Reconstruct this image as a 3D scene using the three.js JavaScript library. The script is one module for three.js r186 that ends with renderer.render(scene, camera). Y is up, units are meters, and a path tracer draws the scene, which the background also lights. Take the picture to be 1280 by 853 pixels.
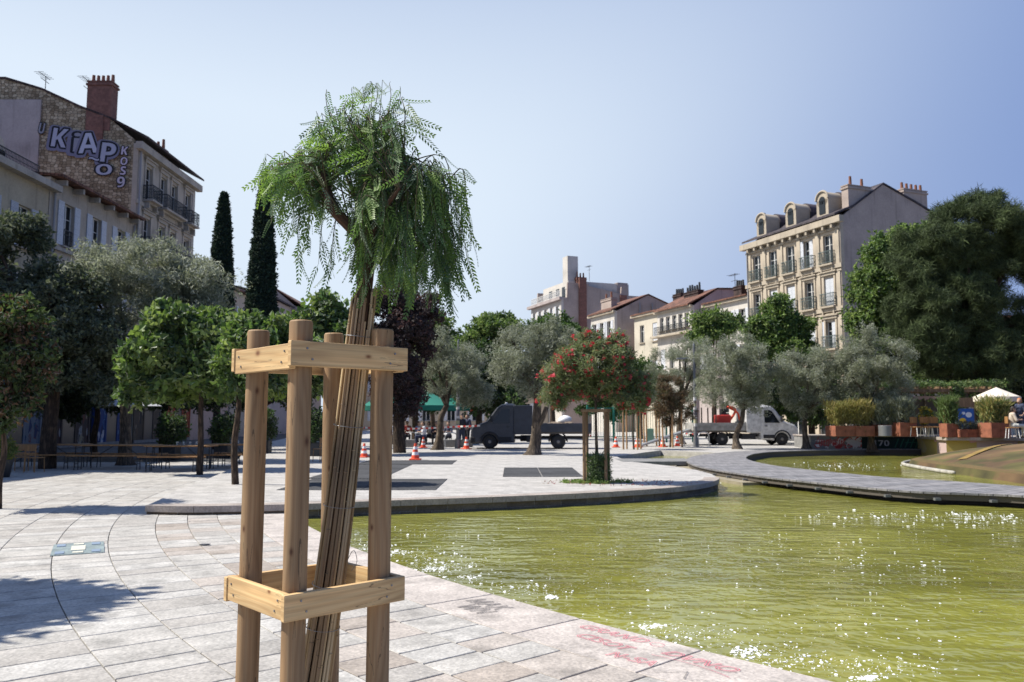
import * as THREE from 'three';
import { mergeGeometries } from 'three/addons/utils/BufferGeometryUtils.js';
import { MarchingCubes } from 'three/addons/objects/MarchingCubes.js';
import { RoundedBoxGeometry } from 'three/addons/geometries/RoundedBoxGeometry.js';

// ------------------------------------------------------------ camera, sky, sun, exposure
const scene = new THREE.Scene();
const EYE = 1.65, PITCH = Math.atan(97.5 / 1000);
const camera = new THREE.PerspectiveCamera(2 * Math.atan(426.5 / 1000) * 180 / Math.PI, 1024 / 682, 0.1, 2000);
camera.position.set(0, EYE, 0);
camera.lookAt(0, EYE + Math.tan(PITCH), -1);
camera.focus = 3.6; camera.userData.fStop = 6.3;
const renderer = new THREE.WebGLRenderer({ antialias: true });
renderer.setSize(1024, 682);
renderer.toneMapping = THREE.LinearToneMapping;
renderer.toneMappingExposure = 1.42;
renderer.shadowMap.enabled = true;
const SUN = new THREE.Vector3(-0.591, 0.731, -0.341).normalize();
const sun = new THREE.DirectionalLight(new THREE.Color().setRGB(1, 0.955, 0.87), 5.0);
sun.name = 'sun'; sun.position.copy(SUN).multiplyScalar(120); sun.castShadow = true;
sun.shadow.mapSize.set(4096, 4096); sun.shadow.radius = 1;
Object.assign(sun.shadow.camera, { left: -70, right: 70, top: 70, bottom: -70, near: 1, far: 320 });
sun.target.position.set(0, 0, -35);
scene.add(sun, sun.target);
{ // clear sky: whiter toward the sun and the horizon, deep blue away from it
  const W = 512, H = 256, a = new Float32Array(W * H * 4), d = new THREE.Vector3();
  const sm = (x, e0, e1) => { const t = Math.min(1, Math.max(0, (x - e0) / (e1 - e0))); return t * t * (3 - 2 * t); };
  for (let j = 0; j < H; j++) for (let i = 0; i < W; i++) {
    const el = ((j + 0.5) / H - 0.5) * Math.PI;
    d.set(Math.cos(((i + 0.5) / W - 0.5) * 2 * Math.PI) * Math.cos(el), Math.sin(el), Math.sin(((i + 0.5) / W - 0.5) * 2 * Math.PI) * Math.cos(el));
    const g = Math.acos(Math.min(1, Math.max(-1, d.dot(SUN)))) * 180 / Math.PI, e = Math.max(0, el * 180 / Math.PI);
    const near = 1 / (1 + Math.exp((g - 69) / 6.5)), hz = Math.exp(-e / 14);
    const w = Math.min(1, near * (1 - 0.85 * sm(e, 14, 50)) + 0.42 * hz);
    const k = 0.665, o = (j * W + i) * 4, glow = 0.2 * Math.exp(-g / 14);
    a[o] = k * (0.085 + 0.69 * w + glow); a[o + 1] = k * (0.20 + 0.69 * w + glow); a[o + 2] = k * (0.56 + 0.47 * w + glow); a[o + 3] = 1;
  }
  const sky = new THREE.DataTexture(a, W, H, THREE.RGBAFormat, THREE.FloatType);
  sky.mapping = THREE.EquirectangularReflectionMapping; sky.magFilter = sky.minFilter = THREE.LinearFilter; sky.needsUpdate = true;
  scene.background = sky; scene.environment = sky;
}

// ------------------------------------------------------------ helpers
const V = (x, y, z) => new THREE.Vector3(x, y, z);
function rng(s) { return () => { s |= 0; s = s + 0x6D2B79F5 | 0; let t = Math.imul(s ^ s >>> 15, 1 | s); t = t + Math.imul(t ^ t >>> 7, 61 | t) ^ t; return ((t ^ t >>> 14) >>> 0) / 4294967296; }; }
const CP = Math.cos(PITCH), SP = Math.sin(PITCH);
// survey of the place: a sight line of the photograph meets a known depth, or a known height
function at(px, py, d) { const X = (px - 640) / 1000, Y = (426.5 - py) / 1000, f = CP - Y * SP; return V(X * d / f, EYE + (Y * CP + SP) * d / f, -d); }
function gp(px, py, y = 0) { const X = (px - 640) / 1000, Y = (426.5 - py) / 1000, t = (y - EYE) / (Y * CP + SP); return V(X * t, y, -(CP - Y * SP) * t); }
const taken = {};
function numbered(n) { const k = taken[n] = (taken[n] ?? -1) + 1; return k ? n + '_' + String(k).padStart(3, '0') : n; }
function tag(o, label, category, group, kind) { Object.assign(o.userData, { label, category }); if (group) o.userData.group = group; if (kind) o.userData.kind = kind; return o; }
function thing(name, label, category, pos, turn = 0, group) {
  const o = new THREE.Group(); o.name = numbered(name); scene.add(o);
  if (pos) o.position.copy(Array.isArray(pos) ? V(...pos) : pos);
  o.rotation.y = turn; return tag(o, label, category, group);
}
function part(name, geo, m, parent) { const o = new THREE.Mesh(Array.isArray(geo) ? merge(geo) : geo, m); o.name = name; parent.add(o); return o; }
function solo(name, geo, m, label, category, group) { const o = part(numbered(name), geo, m, scene); return tag(o, label, category, group); }
function struct(name, geo, m) { const o = part(numbered(name), geo, m, scene); o.userData.kind = 'structure'; return o; }
function copy(o, label) { const c = o.clone(); c.userData = { ...o.userData }; c.name = numbered(o.name.replace(/_\d{3}$/, '')); if (label) c.userData.label = label; scene.add(c); return c; }
function merge(list) {
  const out = list.map(g => { g = g.index ? g.toNonIndexed() : g; for (const k of Object.keys(g.attributes)) if (!['position', 'normal', 'uv'].includes(k)) g.deleteAttribute(k); if (!g.attributes.uv) uvm(g); g.morphAttributes = {}; return g; });
  return out.length > 1 ? mergeGeometries(out) : out[0];
}
function uvm(g) { // uv in metres by the face's main direction
  if (g.index) g = g.toNonIndexed();
  if (!g.attributes.normal) g.computeVertexNormals();
  const p = g.attributes.position, n = g.attributes.normal, uv = new Float32Array(p.count * 2);
  for (let i = 0; i < p.count; i++) {
    const ax = Math.abs(n.getX(i)), ay = Math.abs(n.getY(i)), az = Math.abs(n.getZ(i));
    if (ay >= ax && ay >= az) { uv[2 * i] = p.getX(i); uv[2 * i + 1] = p.getZ(i); }
    else if (ax >= az) { uv[2 * i] = p.getZ(i); uv[2 * i + 1] = p.getY(i); } else { uv[2 * i] = p.getX(i); uv[2 * i + 1] = p.getY(i); }
  }
  g.setAttribute('uv', new THREE.BufferAttribute(uv, 2)); return g;
}
function bx(w, h, d, x = 0, y = 0, z = 0, ry = 0) { const g = uvm(new THREE.BoxGeometry(w, h, d)); if (ry) g.rotateY(ry); return g.translate(x, y, z); }
function rb(w, h, d, x = 0, y = 0, z = 0, r = 0.02, ry = 0) { const g = uvm(new RoundedBoxGeometry(w, h, d, 2, Math.min(r, w / 2.1, h / 2.1, d / 2.1))); if (ry) g.rotateY(ry); return g.translate(x, y, z); }
function cy(r0, r1, h, x = 0, y = 0, z = 0, seg = 12) { return new THREE.CylinderGeometry(r1, r0, h, seg).translate(x, y + h / 2, z); }
function bar(a, b, r, seg = 8, r2 = r) { // cylinder from a to b
  const d = b.clone().sub(a), L = d.length(), g = new THREE.CylinderGeometry(r2, r, L, seg, 1); g.translate(0, L / 2, 0);
  g.applyQuaternion(new THREE.Quaternion().setFromUnitVectors(V(0, 1, 0), d.normalize())); return g.translate(a.x, a.y, a.z);
}
function tube(pts, r0, r1, seg = 8, n = 0) { // tapered tube along points, uv metres
  const c = new THREE.CatmullRomCurve3(pts), N = n || Math.max(4, pts.length * 3), L = c.getLength(), fr = c.computeFrenetFrames(N), P = [], U = [], I = [];
  for (let i = 0; i <= N; i++) { const q = c.getPointAt(i / N), t = i / N, r = r0 + (r1 - r0) * t;
    for (let j = 0; j <= seg; j++) { const a = j / seg * 2 * Math.PI, v = fr.normals[i].clone().multiplyScalar(Math.cos(a) * r).addScaledVector(fr.binormals[i], Math.sin(a) * r).add(q); P.push(v.x, v.y, v.z); U.push(j / seg * 2 * Math.PI * r0, t * L); } }
  for (let i = 0; i < N; i++) for (let j = 0; j < seg; j++) { const k = i * (seg + 1) + j; I.push(k, k + 1, k + seg + 1, k + 1, k + seg + 2, k + seg + 1); }
  const b = P.length / 3, q = c.getPoint(1); P.push(q.x, q.y, q.z); U.push(0, L); for (let j = 0; j < seg; j++) I.push(N * (seg + 1) + j, N * (seg + 1) + j + 1, b);
  const g = new THREE.BufferGeometry(); g.setAttribute('position', new THREE.Float32BufferAttribute(P, 3)); g.setAttribute('uv', new THREE.Float32BufferAttribute(U, 2)); g.setIndex(I); g.computeVertexNormals(); return g;
}
function shp(pts) { const s = new THREE.Shape(); pts.forEach(([x, y], i) => i ? s.lineTo(x, y) : s.moveTo(x, y)); s.closePath(); return s; }
function ext(pts, depth, holes = [], bevel = 0) { const s = Array.isArray(pts) ? shp(pts) : pts; for (const h of holes) s.holes.push(shp(h)); return new THREE.ExtrudeGeometry(s, { depth, bevelEnabled: bevel > 0, bevelSize: bevel, bevelThickness: bevel, bevelSegments: 2, curveSegments: 10 }); }
// prism over a plan polygon of [x, depth] between two heights
function plan(pts, y0, y1) { const g = ext(pts.map(([x, d]) => [x, d]), y1 - y0); g.rotateX(-Math.PI / 2); return uvm(g.translate(0, y0, 0)); }
function arcPts(cx, cd, r, a0, a1, n) { const o = []; for (let i = 0; i <= n; i++) { const a = a0 + (a1 - a0) * i / n; o.push([cx + r * Math.cos(a), cd + r * Math.sin(a)]); } return o; }

// ------------------------------------------------------------ textures and materials
const hash = (x, y) => { let h = Math.imul(x | 0, 374761393) + Math.imul(y | 0, 668265263) | 0; h = Math.imul(h ^ h >>> 13, 1274126177); return ((h ^ h >>> 16) >>> 0) / 4294967296; };
function vn(x, y, px, py = px) { const i = Math.floor(x), j = Math.floor(y), fx = x - i, fy = y - j, u = fx * fx * (3 - 2 * fx), v = fy * fy * (3 - 2 * fy), m = (a, p) => ((a % p) + p) % p, h = (a, b) => hash(m(a, px), m(b, py)); return (h(i, j) * (1 - u) + h(i + 1, j) * u) * (1 - v) + (h(i, j + 1) * (1 - u) + h(i + 1, j + 1) * u) * v; }
function fbm(u, v, f, o = 4, fy = f) { let s = 0, a = 0.5; for (let k = 0; k < o; k++) { s += a * vn(u * f, v * fy, f, fy); f *= 2; fy *= 2; a *= 0.5; } return s / (1 - Math.pow(0.5, o)); }
function dtex(w, h, fn, metres, srgb = true, mv = metres) {
  const a = new Uint8Array(w * h * 4);
  for (let j = 0; j < h; j++) for (let i = 0; i < w; i++) { const c = fn(i / w, j / h), o = (j * w + i) * 4; for (let k = 0; k < 3; k++) a[o + k] = Math.max(0, Math.min(255, (c.length ? c[k] : c) * 255)); a[o + 3] = 255; }
  const t = new THREE.DataTexture(a, w, h); t.wrapS = t.wrapT = THREE.RepeatWrapping; t.magFilter = THREE.LinearFilter; t.minFilter = THREE.LinearMipmapLinearFilter; t.generateMipmaps = true;
  if (srgb) t.colorSpace = THREE.SRGBColorSpace; t.repeat.set(1 / metres, 1 / mv); t.needsUpdate = true; return t;
}
function canv(w, h, draw) { const c = document.createElement('canvas'); c.width = w; c.height = h; draw(c.getContext('2d'), w, h); const t = new THREE.CanvasTexture(c); t.colorSpace = THREE.SRGBColorSpace; return t; }
const C = (r, g, b) => new THREE.Color().setRGB(r, g, b);
function mat(color, roughness = 0.85, o = {}) { return new THREE.MeshStandardMaterial({ color: color.isColor ? color : Array.isArray(color) ? C(...color) : new THREE.Color(color), roughness, ...o }); }
const T = {};
T.stone = dtex(512, 512, (u, v) => { const n = fbm(u, v, 6, 5), s = fbm(u, v, 90, 2), sp = vn(u * 256, v * 256, 256) > 0.93 ? -0.12 : 0, st = Math.max(0, fbm(u + 0.3, v, 5, 4) - 0.56) * 0.9; const k = 0.865 + (n - 0.5) * 0.2 + (s - 0.5) * 0.2 + sp - st * 0.8; return [k, k * 0.99, k * 0.97]; }, 1.7);
T.stoneB = dtex(256, 256, (u, v) => fbm(u, v, 40, 3), 0.8, false);
T.stucco = dtex(512, 512, (u, v) => { const n = fbm(u, v, 4, 5), s = fbm(u, v, 64, 2), dr = fbm(u, v, 24, 3, 3); const k = 0.84 + (n - 0.5) * 0.14 + (s - 0.5) * 0.07 - Math.max(0, dr - 0.6) * 0.28; return [k, k * 0.985, k * 0.96]; }, 5);
T.rubble = dtex(512, 512, (u, v) => { // small rubble masonry, far away
  const X = u * 22, Y = v * 30; let m = 9, m2 = 9, id = 0; const i0 = Math.floor(X), j0 = Math.floor(Y);
  for (let j = -1; j < 2; j++) for (let i = -1; i < 2; i++) { const a = ((i0 + i) % 22 + 22) % 22, b = ((j0 + j) % 30 + 30) % 30, dx = i0 + i + 0.15 + 0.7 * hash(a, b) - X, dy = j0 + j + 0.15 + 0.7 * hash(a + 50, b) - Y, d = Math.hypot(dx, dy); if (d < m) { m2 = m; m = d; id = hash(a, b + 90); } else if (d < m2) m2 = d; }
  const e = m2 - m < 0.13 ? 0.62 : 1, k = (0.60 + 0.3 * id + 0.18 * (fbm(u, v, 5, 3) - 0.5)) * e; return [k, k * (0.93 + 0.05 * id), k * (0.80 + 0.1 * id)]; }, 6);
T.wood = dtex(256, 1024, (u, v) => { // pine: grain along v, knots
  let k = 0; const w = u + 0.05 * (fbm(u, v, 3, 3) - 0.5); let kn = 0;
  for (const [a, b, r] of [[0.3, 0.12, 0.03], [0.72, 0.37, 0.024], [0.15, 0.58, 0.02], [0.55, 0.71, 0.034], [0.85, 0.9, 0.022], [0.42, 0.93, 0.018]]) { const q = Math.hypot(u - a, (v - b) * 2.2) / r; kn = Math.max(kn, Math.exp(-q * q)); k += 0.8 * Math.exp(-q * 0.35) * Math.sign(u - a); }
  const g = 0.5 + 0.5 * Math.sin((w * 9 + k * 0.25 + 2.6 * fbm(u, v, 4, 3, 2)) * 6.283), f = fbm(u, v, 96, 2, 6), st = fbm(u, v, 8, 3, 3);
  const t = 0.90 - 0.06 * g * g + 0.14 * (f - 0.5) + 0.26 * (st - 0.5) - (Math.abs(fbm(u, v, 16, 2, 3) - 0.5) < 0.012 && fbm(u, v, 6, 2, 4) > 0.5 ? 0.25 : 0); return [t * (1 - 0.42 * kn), t * (0.93 - 0.03 * g) * (1 - 0.55 * kn), t * (0.82 - 0.05 * g) * (1 - 0.62 * kn)]; }, 0.32, true, 1.28);
T.bark = dtex(256, 512, (u, v) => { const r = Math.abs(fbm(u, v, 14, 4, 5) - 0.5) * 2, k = 0.45 + 0.75 * r + 0.2 * (fbm(u, v, 60, 2) - 0.5); return [k, k * 0.92, k * 0.82]; }, 0.7, true, 1.4);
T.barkB = dtex(256, 512, (u, v) => Math.abs(fbm(u, v, 14, 4, 5) - 0.5) * 2, 0.7, false, 1.4);
T.water = dtex(512, 512, (u, v) => { const wx = u + 0.03 * fbm(u, v, 5, 2), wy = v + 0.03 * fbm(v, u, 5, 2); return 0.55 * (1 - Math.abs(2 * fbm(wx, wy, 7, 2, 15) - 1)) + 0.3 * fbm(wx, wy, 20, 2, 36) + 0.15 * vn(u * 90, v * 90, 90); }, 4, false);
T.waterC = dtex(512, 512, (u, v) => { const n = fbm(u, v, 4, 4), s = fbm(u + 0.2, v, 18, 3, 30); const k = 0.86 + 0.3 * (n - 0.5) + 0.16 * (s - 0.5); return [k, k, k * 0.95]; }, 9);
T.roof = dtex(256, 256, (u, v) => { const n = hash(Math.floor(u * 24), Math.floor(v * 16)), k = 0.72 + 0.3 * (n - 0.5) + 0.2 * (fbm(u, v, 5, 3) - 0.5) - (((u * 24) % 1) < 0.22 ? 0.22 : 0); return [k, k * 0.93, k * 0.88]; }, 5);
T.grain = dtex(256, 256, (u, v) => { const k = 0.8 + 0.25 * (fbm(u, v, 8, 4) - 0.5) + 0.2 * (fbm(u, v, 80, 2) - 0.5); return k; }, 1.2);
T.asph = dtex(256, 256, (u, v) => 0.72 + 0.35 * (fbm(u, v, 5, 3) - 0.5) + 0.3 * (vn(u * 128, v * 128, 128) - 0.5), 2.2);
T.plank = dtex(256, 256, (u, v) => { const k = 0.78 + 0.3 * (fbm(u, v, 60, 2, 4) - 0.5) + 0.25 * (fbm(u, v, 4, 3) - 0.5); return k; }, 1.5);
T.soil = dtex(512, 512, (u, v) => { const a = fbm(u, v, 6, 5), g = Math.max(0, Math.min(1, (fbm(u + 0.4, v + 0.1, 9, 4) - 0.44) * 6)), k = 0.74 + 0.5 * (a - 0.5); return [k * (1 - 0.18 * g), k * (0.88 - 0.03 * g), k * (0.70 - 0.16 * g)]; }, 6);
const stone = (c, o = {}) => mat(c, 0.9, { map: T.stone, bumpMap: T.stoneB, bumpScale: 0.0035, ...o });
const M = {
  slab: [[0.59, 0.57, 0.54], [0.54, 0.515, 0.485], [0.58, 0.525, 0.48], [0.50, 0.44, 0.39], [0.63, 0.615, 0.59]].map(c => stone(c)),
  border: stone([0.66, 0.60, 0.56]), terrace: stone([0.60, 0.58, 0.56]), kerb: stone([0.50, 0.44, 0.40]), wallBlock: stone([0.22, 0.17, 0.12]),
  mortar: mat([0.10, 0.095, 0.088], 0.95), asphalt: mat([0.10, 0.10, 0.105], 0.92, { map: T.asph }),
  water: new THREE.MeshPhysicalMaterial({ color: C(0.29, 0.285, 0.065), roughness: 0.05, ior: 1.33, map: T.waterC, bumpMap: T.water, bumpScale: 0.03 }),
  foam: mat([0.85, 0.86, 0.84], 0.6), deck: mat([0.21, 0.20, 0.205], 0.8, { map: T.plank }), deckDark: mat([0.10, 0.085, 0.07], 0.85), concrete: stone([0.42, 0.37, 0.27]), concreteG: stone([0.30, 0.30, 0.30]),
  soil: mat([0.27, 0.215, 0.155], 0.95, { map: T.soil }), yellowStrip: mat([0.42, 0.27, 0.07], 0.9, { map: T.grain }),
  post: mat([0.37, 0.28, 0.19], 0.75, { map: T.wood }), plankW: mat([0.76, 0.61, 0.39], 0.7, { map: T.wood }), greyWood: mat([0.30, 0.23, 0.17], 0.85, { map: T.wood }), tableWood: mat([0.48, 0.30, 0.15], 0.6, { map: T.wood }),
  bark: mat([0.15, 0.115, 0.09], 0.95, { map: T.bark, bumpMap: T.barkB, bumpScale: 0.02 }), barkGrey: mat([0.26, 0.235, 0.21], 0.95, { map: T.bark, bumpMap: T.barkB, bumpScale: 0.03 }), barkRed: mat([0.17, 0.10, 0.065], 0.9, { map: T.bark, bumpMap: T.barkB, bumpScale: 0.008 }),
  cane: [[0.68, 0.49, 0.26], [0.52, 0.35, 0.17], [0.74, 0.58, 0.35], [0.34, 0.225, 0.12], [0.60, 0.44, 0.26]].map(c => mat(c, 0.6, { map: T.plank })), wire: mat([0.25, 0.25, 0.26], 0.4, { metalness: 0.8 }),
  black: mat([0.02, 0.02, 0.022], 0.7), darkMetal: mat([0.045, 0.047, 0.05], 0.5, { metalness: 0.3 }), steel: mat([0.42, 0.43, 0.44], 0.4, { metalness: 0.7 }), greyMetal: mat([0.2, 0.205, 0.21], 0.5, { metalness: 0.4 }),
  glass: new THREE.MeshPhysicalMaterial({ color: C(0.012, 0.015, 0.018), roughness: 0.06, ior: 1.5 }), tyre: mat([0.022, 0.022, 0.022], 0.9), rim: mat([0.22, 0.21, 0.20], 0.5, { metalness: 0.5 }),
  darkPaint: new THREE.MeshPhysicalMaterial({ color: C(0.042, 0.05, 0.068), roughness: 0.45, clearcoat: 0.5, clearcoatRoughness: 0.3, map: T.grain }), whitePaint: new THREE.MeshPhysicalMaterial({ color: C(0.96, 0.95, 0.93), roughness: 0.4, clearcoat: 0.4, clearcoatRoughness: 0.3, map: T.grain }),
  white: mat([0.78, 0.77, 0.75], 0.6), orange: mat([0.75, 0.085, 0.03], 0.5), redPlastic: mat([0.62, 0.05, 0.035], 0.5), terracotta: mat([0.44, 0.155, 0.085], 0.85, { map: T.grain }),
  lamp: mat([0.75, 0.74, 0.7], 0.3), green: mat([0.015, 0.17, 0.12], 0.8), cream: mat([0.72, 0.64, 0.52], 0.85), skin: mat([0.42, 0.25, 0.17], 0.7), hair: mat([0.03, 0.02, 0.015], 0.7),
  drink: new THREE.MeshPhysicalMaterial({ color: C(0.95, 0.97, 0.97), roughness: 0.05, transmission: 1, thickness: 0, ior: 1.5 }),
};
const leafMat = (o = {}) => new THREE.MeshPhysicalMaterial({ color: C(1, 1, 1), roughness: 0.6, transmission: 0.42, thickness: 0, ior: 1.4, ...o });
M.leaf = leafMat({ roughness: 1 }); M.leafGloss = leafMat({ roughness: 1, transmission: 0.5, clearcoat: 0.35, clearcoatRoughness: 0.35 }); M.needle = leafMat({ roughness: 1, transmission: 0.15 });
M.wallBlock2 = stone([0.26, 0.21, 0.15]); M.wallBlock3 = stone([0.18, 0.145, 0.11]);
M.deckTones = [[0.36, 0.345, 0.345], [0.40, 0.38, 0.375], [0.32, 0.31, 0.315]].map(c => mat(c, 0.8, { map: T.plank }));
M.barkTwig = mat([0.09, 0.075, 0.035], 0.9);
M.stakePale = mat([0.50, 0.37, 0.25], 0.8, { map: T.wood });
M.white2 = new THREE.MeshPhysicalMaterial({ color: C(0.92, 0.94, 0.94), roughness: 0.08, transmission: 0.85, thickness: 0, ior: 1.45, side: THREE.DoubleSide });
M.leafOlive = leafMat({ roughness: 1, transmission: 0.55 });

// ------------------------------------------------------------ the setting: ground, pavement, pond, terrace, deck
const WATER = -0.10, TER = 0.15;
const PC = [21.2, 24.2], PR = 27;                     // the pond's rim is one large circle, its paving rings run round it
const rad = (px, py) => { const p = gp(px, py); return Math.hypot(p.x - PC[0], -p.z - PC[1]); };
const angOf = (x, d) => Math.atan2(d - PC[1], x - PC[0]);
{
  const A0 = angOf(-5.4, 19), A1 = A0 + 2.0;          // counted from the terrace round to behind the camera
  const hole = [...arcPts(...PC, PR, A0 < 0 ? A0 : A0 - 2 * Math.PI, (A0 < 0 ? A0 : A0 - 2 * Math.PI) + 1.75, 60), [48, 4], [48, 38], [26, 40.5], [11, 39.5], [7.6, 40], [3.8, 34]];
  const outer = [[-300, -60], [300, -60], [300, 500], [-300, 500]];
  const g = new THREE.ShapeGeometry((() => { const s = shp(outer); s.holes.push(shp(hole)); return s; })()); g.rotateX(-Math.PI / 2); g.translate(0, -0.03, 0);
  struct('ground', uvm(g), mat([0.16, 0.155, 0.15], 0.95, { map: T.asph }));
  // pond wall just below the rim
  const rim = []; const a0 = A0 < 0 ? A0 : A0 - 2 * Math.PI;
  const P = [], I = []; for (let i = 0; i <= 60; i++) { const a = a0 + 1.75 * i / 60, x = PC[0] + (PR - 0.002) * Math.cos(a), z = -(PC[1] + (PR - 0.002) * Math.sin(a)); P.push(x, -0.03, z, x, -0.7, z); if (i < 60) I.push(2 * i, 2 * i + 1, 2 * i + 2, 2 * i + 1, 2 * i + 3, 2 * i + 2); }
  const wg = new THREE.BufferGeometry(); wg.setAttribute('position', new THREE.Float32BufferAttribute(P, 3)); wg.setIndex(I); wg.computeVertexNormals();
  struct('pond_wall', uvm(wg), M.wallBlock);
  // water: a sheet with real low ripples
  const W = 56, D = 46, nx = 420, nz = 360, wgeo = new THREE.PlaneGeometry(W, D, nx, nz); wgeo.rotateX(-Math.PI / 2); wgeo.translate(21, WATER, -21);
  const p = wgeo.attributes.position, uv = wgeo.attributes.uv;
  for (let i = 0; i < p.count; i++) { const x = p.getX(i), z = p.getZ(i); p.setY(i, WATER + 0.010 * (fbm(x / 40, z / 40, 60, 2, 96) - 0.5) + 0.004 * Math.sin(2.6 * z + 0.7 * x + 2 * fbm(x / 40, z / 40, 20, 2))); uv.setXY(i, x, z); }
  wgeo.computeVertexNormals(); struct('pond_water', wgeo, M.water);
}
// paving rings
const pavement = new THREE.Group(); pavement.name = 'pavement'; pavement.userData.kind = 'structure'; scene.add(pavement);
{
  const r = rng(11), slabs = [];
  const tanA = a => { let x = a; return x; };
  function sector(r0, r1, a0, a1, y, tilt, off, gap = 0.0045) {
    const g0 = (gap + 0.0015 + 0.003 * hash(off * 9999, 3)) / r0, P = [], q = (rr, a, yy) => [PC[0] + rr * Math.cos(a), yy, -(PC[1] + rr * Math.sin(a))], c = 0.004;
    const t = [[r0 + gap, a0 + g0], [r1 - gap, a0 + g0], [r1 - gap, a1 - g0], [r0 + gap, a1 - g0]];
    const ti = [[r0 + gap + c, a0 + g0 + c / r0], [r1 - gap - c, a0 + g0 + c / r0], [r1 - gap - c, a1 - g0 - c / r0], [r0 + gap + c, a1 - g0 - c / r0]];
    const top = ti.map(([R, A], i) => q(R, A, y + (i < 2 ? tilt : -tilt))), mid = t.map(([R, A], i) => q(R, A, y - 0.004 + (i < 2 ? tilt : -tilt))), bot = t.map(([R, A]) => q(R, A, -0.028));
    const quad = (a, b, c2, d) => P.push(...a, ...b, ...c2, ...a, ...c2, ...d);
    quad(top[0], top[1], top[2], top[3]);
    for (let i = 0; i < 4; i++) { const j = (i + 1) % 4; quad(mid[i], mid[j], top[j], top[i]); quad(bot[i], bot[j], mid[j], mid[i]); }
    const g = new THREE.BufferGeometry(); g.setAttribute('position', new THREE.Float32BufferAttribute(P, 3)); g.computeVertexNormals(); uvm(g);
    const u = g.attributes.uv; for (let i = 0; i < u.count; i++) u.setXY(i, u.getX(i) + off * 7.3, u.getY(i) + off * 3.1); return g;
  }
  // which angles lie in view, out to the tables
  const aLo = angOf(-13, 31) < 0 ? angOf(-13, 31) : angOf(-13, 31) - 2 * Math.PI, aHi = angOf(13, -2.6);
  const rings = [[PR - 0.035, PR + 0.72, 1.15, true]]; let R0 = PR + 0.72; for (let k = 0; k < 34; k++) { const w = k < 3 ? 0.47 : 0.61; rings.push([R0, R0 + w, 0, false]); R0 += w; }
  
  for (const [r0, r1, len, edge] of rings) {
    let a = aLo - r() * 0.02;
    while (a < aHi) {
      const L = edge ? len * (0.85 + 0.3 * r()) : (r() < 0.3 ? 0.45 : 0.30 + 0.06 * r()) * (r0 > 31 ? 1.25 : 1), a1 = a + L / r0, am = (a + a1) / 2, rm = (r0 + r1) / 2, x = PC[0] + rm * Math.cos(am), d = PC[1] + rm * Math.sin(am);
      const grate = r0 > 29.6 && r1 < 30.5 && Math.abs(d - 10.1) < 0.26 * 4 && false;
      const seen = d > -4 && d < 31 && x > -25;
      const under = d > 13.4 && x > -9 && Math.hypot(x + 0.5, d - 40) < 27.2 && false;
      if (seen && !grate && !under) { const tone = r(), k = edge ? 5 : rm < 29.4 ? (tone < 0.3 ? 0 : tone < 0.5 ? 2 : tone < 0.72 ? 3 : tone < 0.86 ? 1 : 4) : (tone < 0.45 ? 0 : tone < 0.8 ? 1 : 4); slabs.push({ g: sector(r0, r1, a, a1, (r() - 0.5) * 0.003, (r() - 0.5) * 0.002, r()), k, d, x, edge }); }
      a = a1;
    }
  }
  const score = s => Math.hypot(s.x, s.d) + (s.d > 4.6 && Math.abs(s.x) < 0.66 * s.d + 0.2 ? 0 : 50);   // the largest in the photograph first
  slabs.sort((p, q) => score(p) - score(q));
  slabs.slice(0, 300).forEach(s => part(s.edge ? 'border_slab' : 'paving_slab', s.g, s.edge ? M.border : M.slab[s.k], pavement));
  const rest = slabs.slice(300), gs = rest.map(s => { const c = s.edge ? M.border.color : M.slab[s.k].color, n = s.g.attributes.position.count, a = new Float32Array(n * 3); for (let i = 0; i < n; i++) a.set([c.r, c.g, c.b], 3 * i); s.g.setAttribute('color', new THREE.BufferAttribute(a, 3)); return s.g; });
  const far = new THREE.Mesh(mergeGeometries(gs), stone([1, 1, 1], { vertexColors: true })); far.name = 'distant_paving'; far.userData.kind = 'stuff'; pavement.add(far);
  // written tags in pink marker on the pale rim slabs
  const tagTex = canv(1024, 512, (c, w, h) => {
    c.clearRect(0, 0, w, h); c.lineCap = c.lineJoin = 'round'; c.strokeStyle = 'rgba(200,70,100,0.6)'; c.lineWidth = 5.5; c.font = 'italic 118px sans-serif';
    const put = (s, x, y, a, k) => { c.save(); c.translate(x, y); c.rotate(a); c.scale(k, 1); c.strokeText(s, 0, 0); c.restore(); };
    put('GRAND', 30, 130, -0.05, 1); put('CISOT', 130, 285, 0.04, 0.95); put('N-SA', 420, 440, -0.12, 0.9); put('DVNO', 560, 190, 0.05, 1.1);
    c.beginPath(); c.arc(480, 70, 34, 0, 5.6); c.moveTo(560, 250); c.quadraticCurveTo(760, 200, 940, 280); c.stroke();
    c.strokeStyle = 'rgba(90,85,88,0.55)'; c.lineWidth = 6; c.beginPath(); c.moveTo(700, 470); c.lineTo(790, 350); c.lineTo(830, 460); c.lineTo(960, 360); c.stroke();
  });
  const tagTex2 = canv(512, 256, (c) => { c.clearRect(0, 0, 512, 256); c.lineCap = 'round'; c.strokeStyle = 'rgba(70,68,74,0.6)'; c.lineWidth = 7; c.font = 'italic 120px sans-serif'; c.strokeText('MAK', 90, 120); c.strokeText('WN', 160, 220); });
  const tm = t => new THREE.MeshStandardMaterial({ map: t, transparent: true, roughness: 0.8 });
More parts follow.
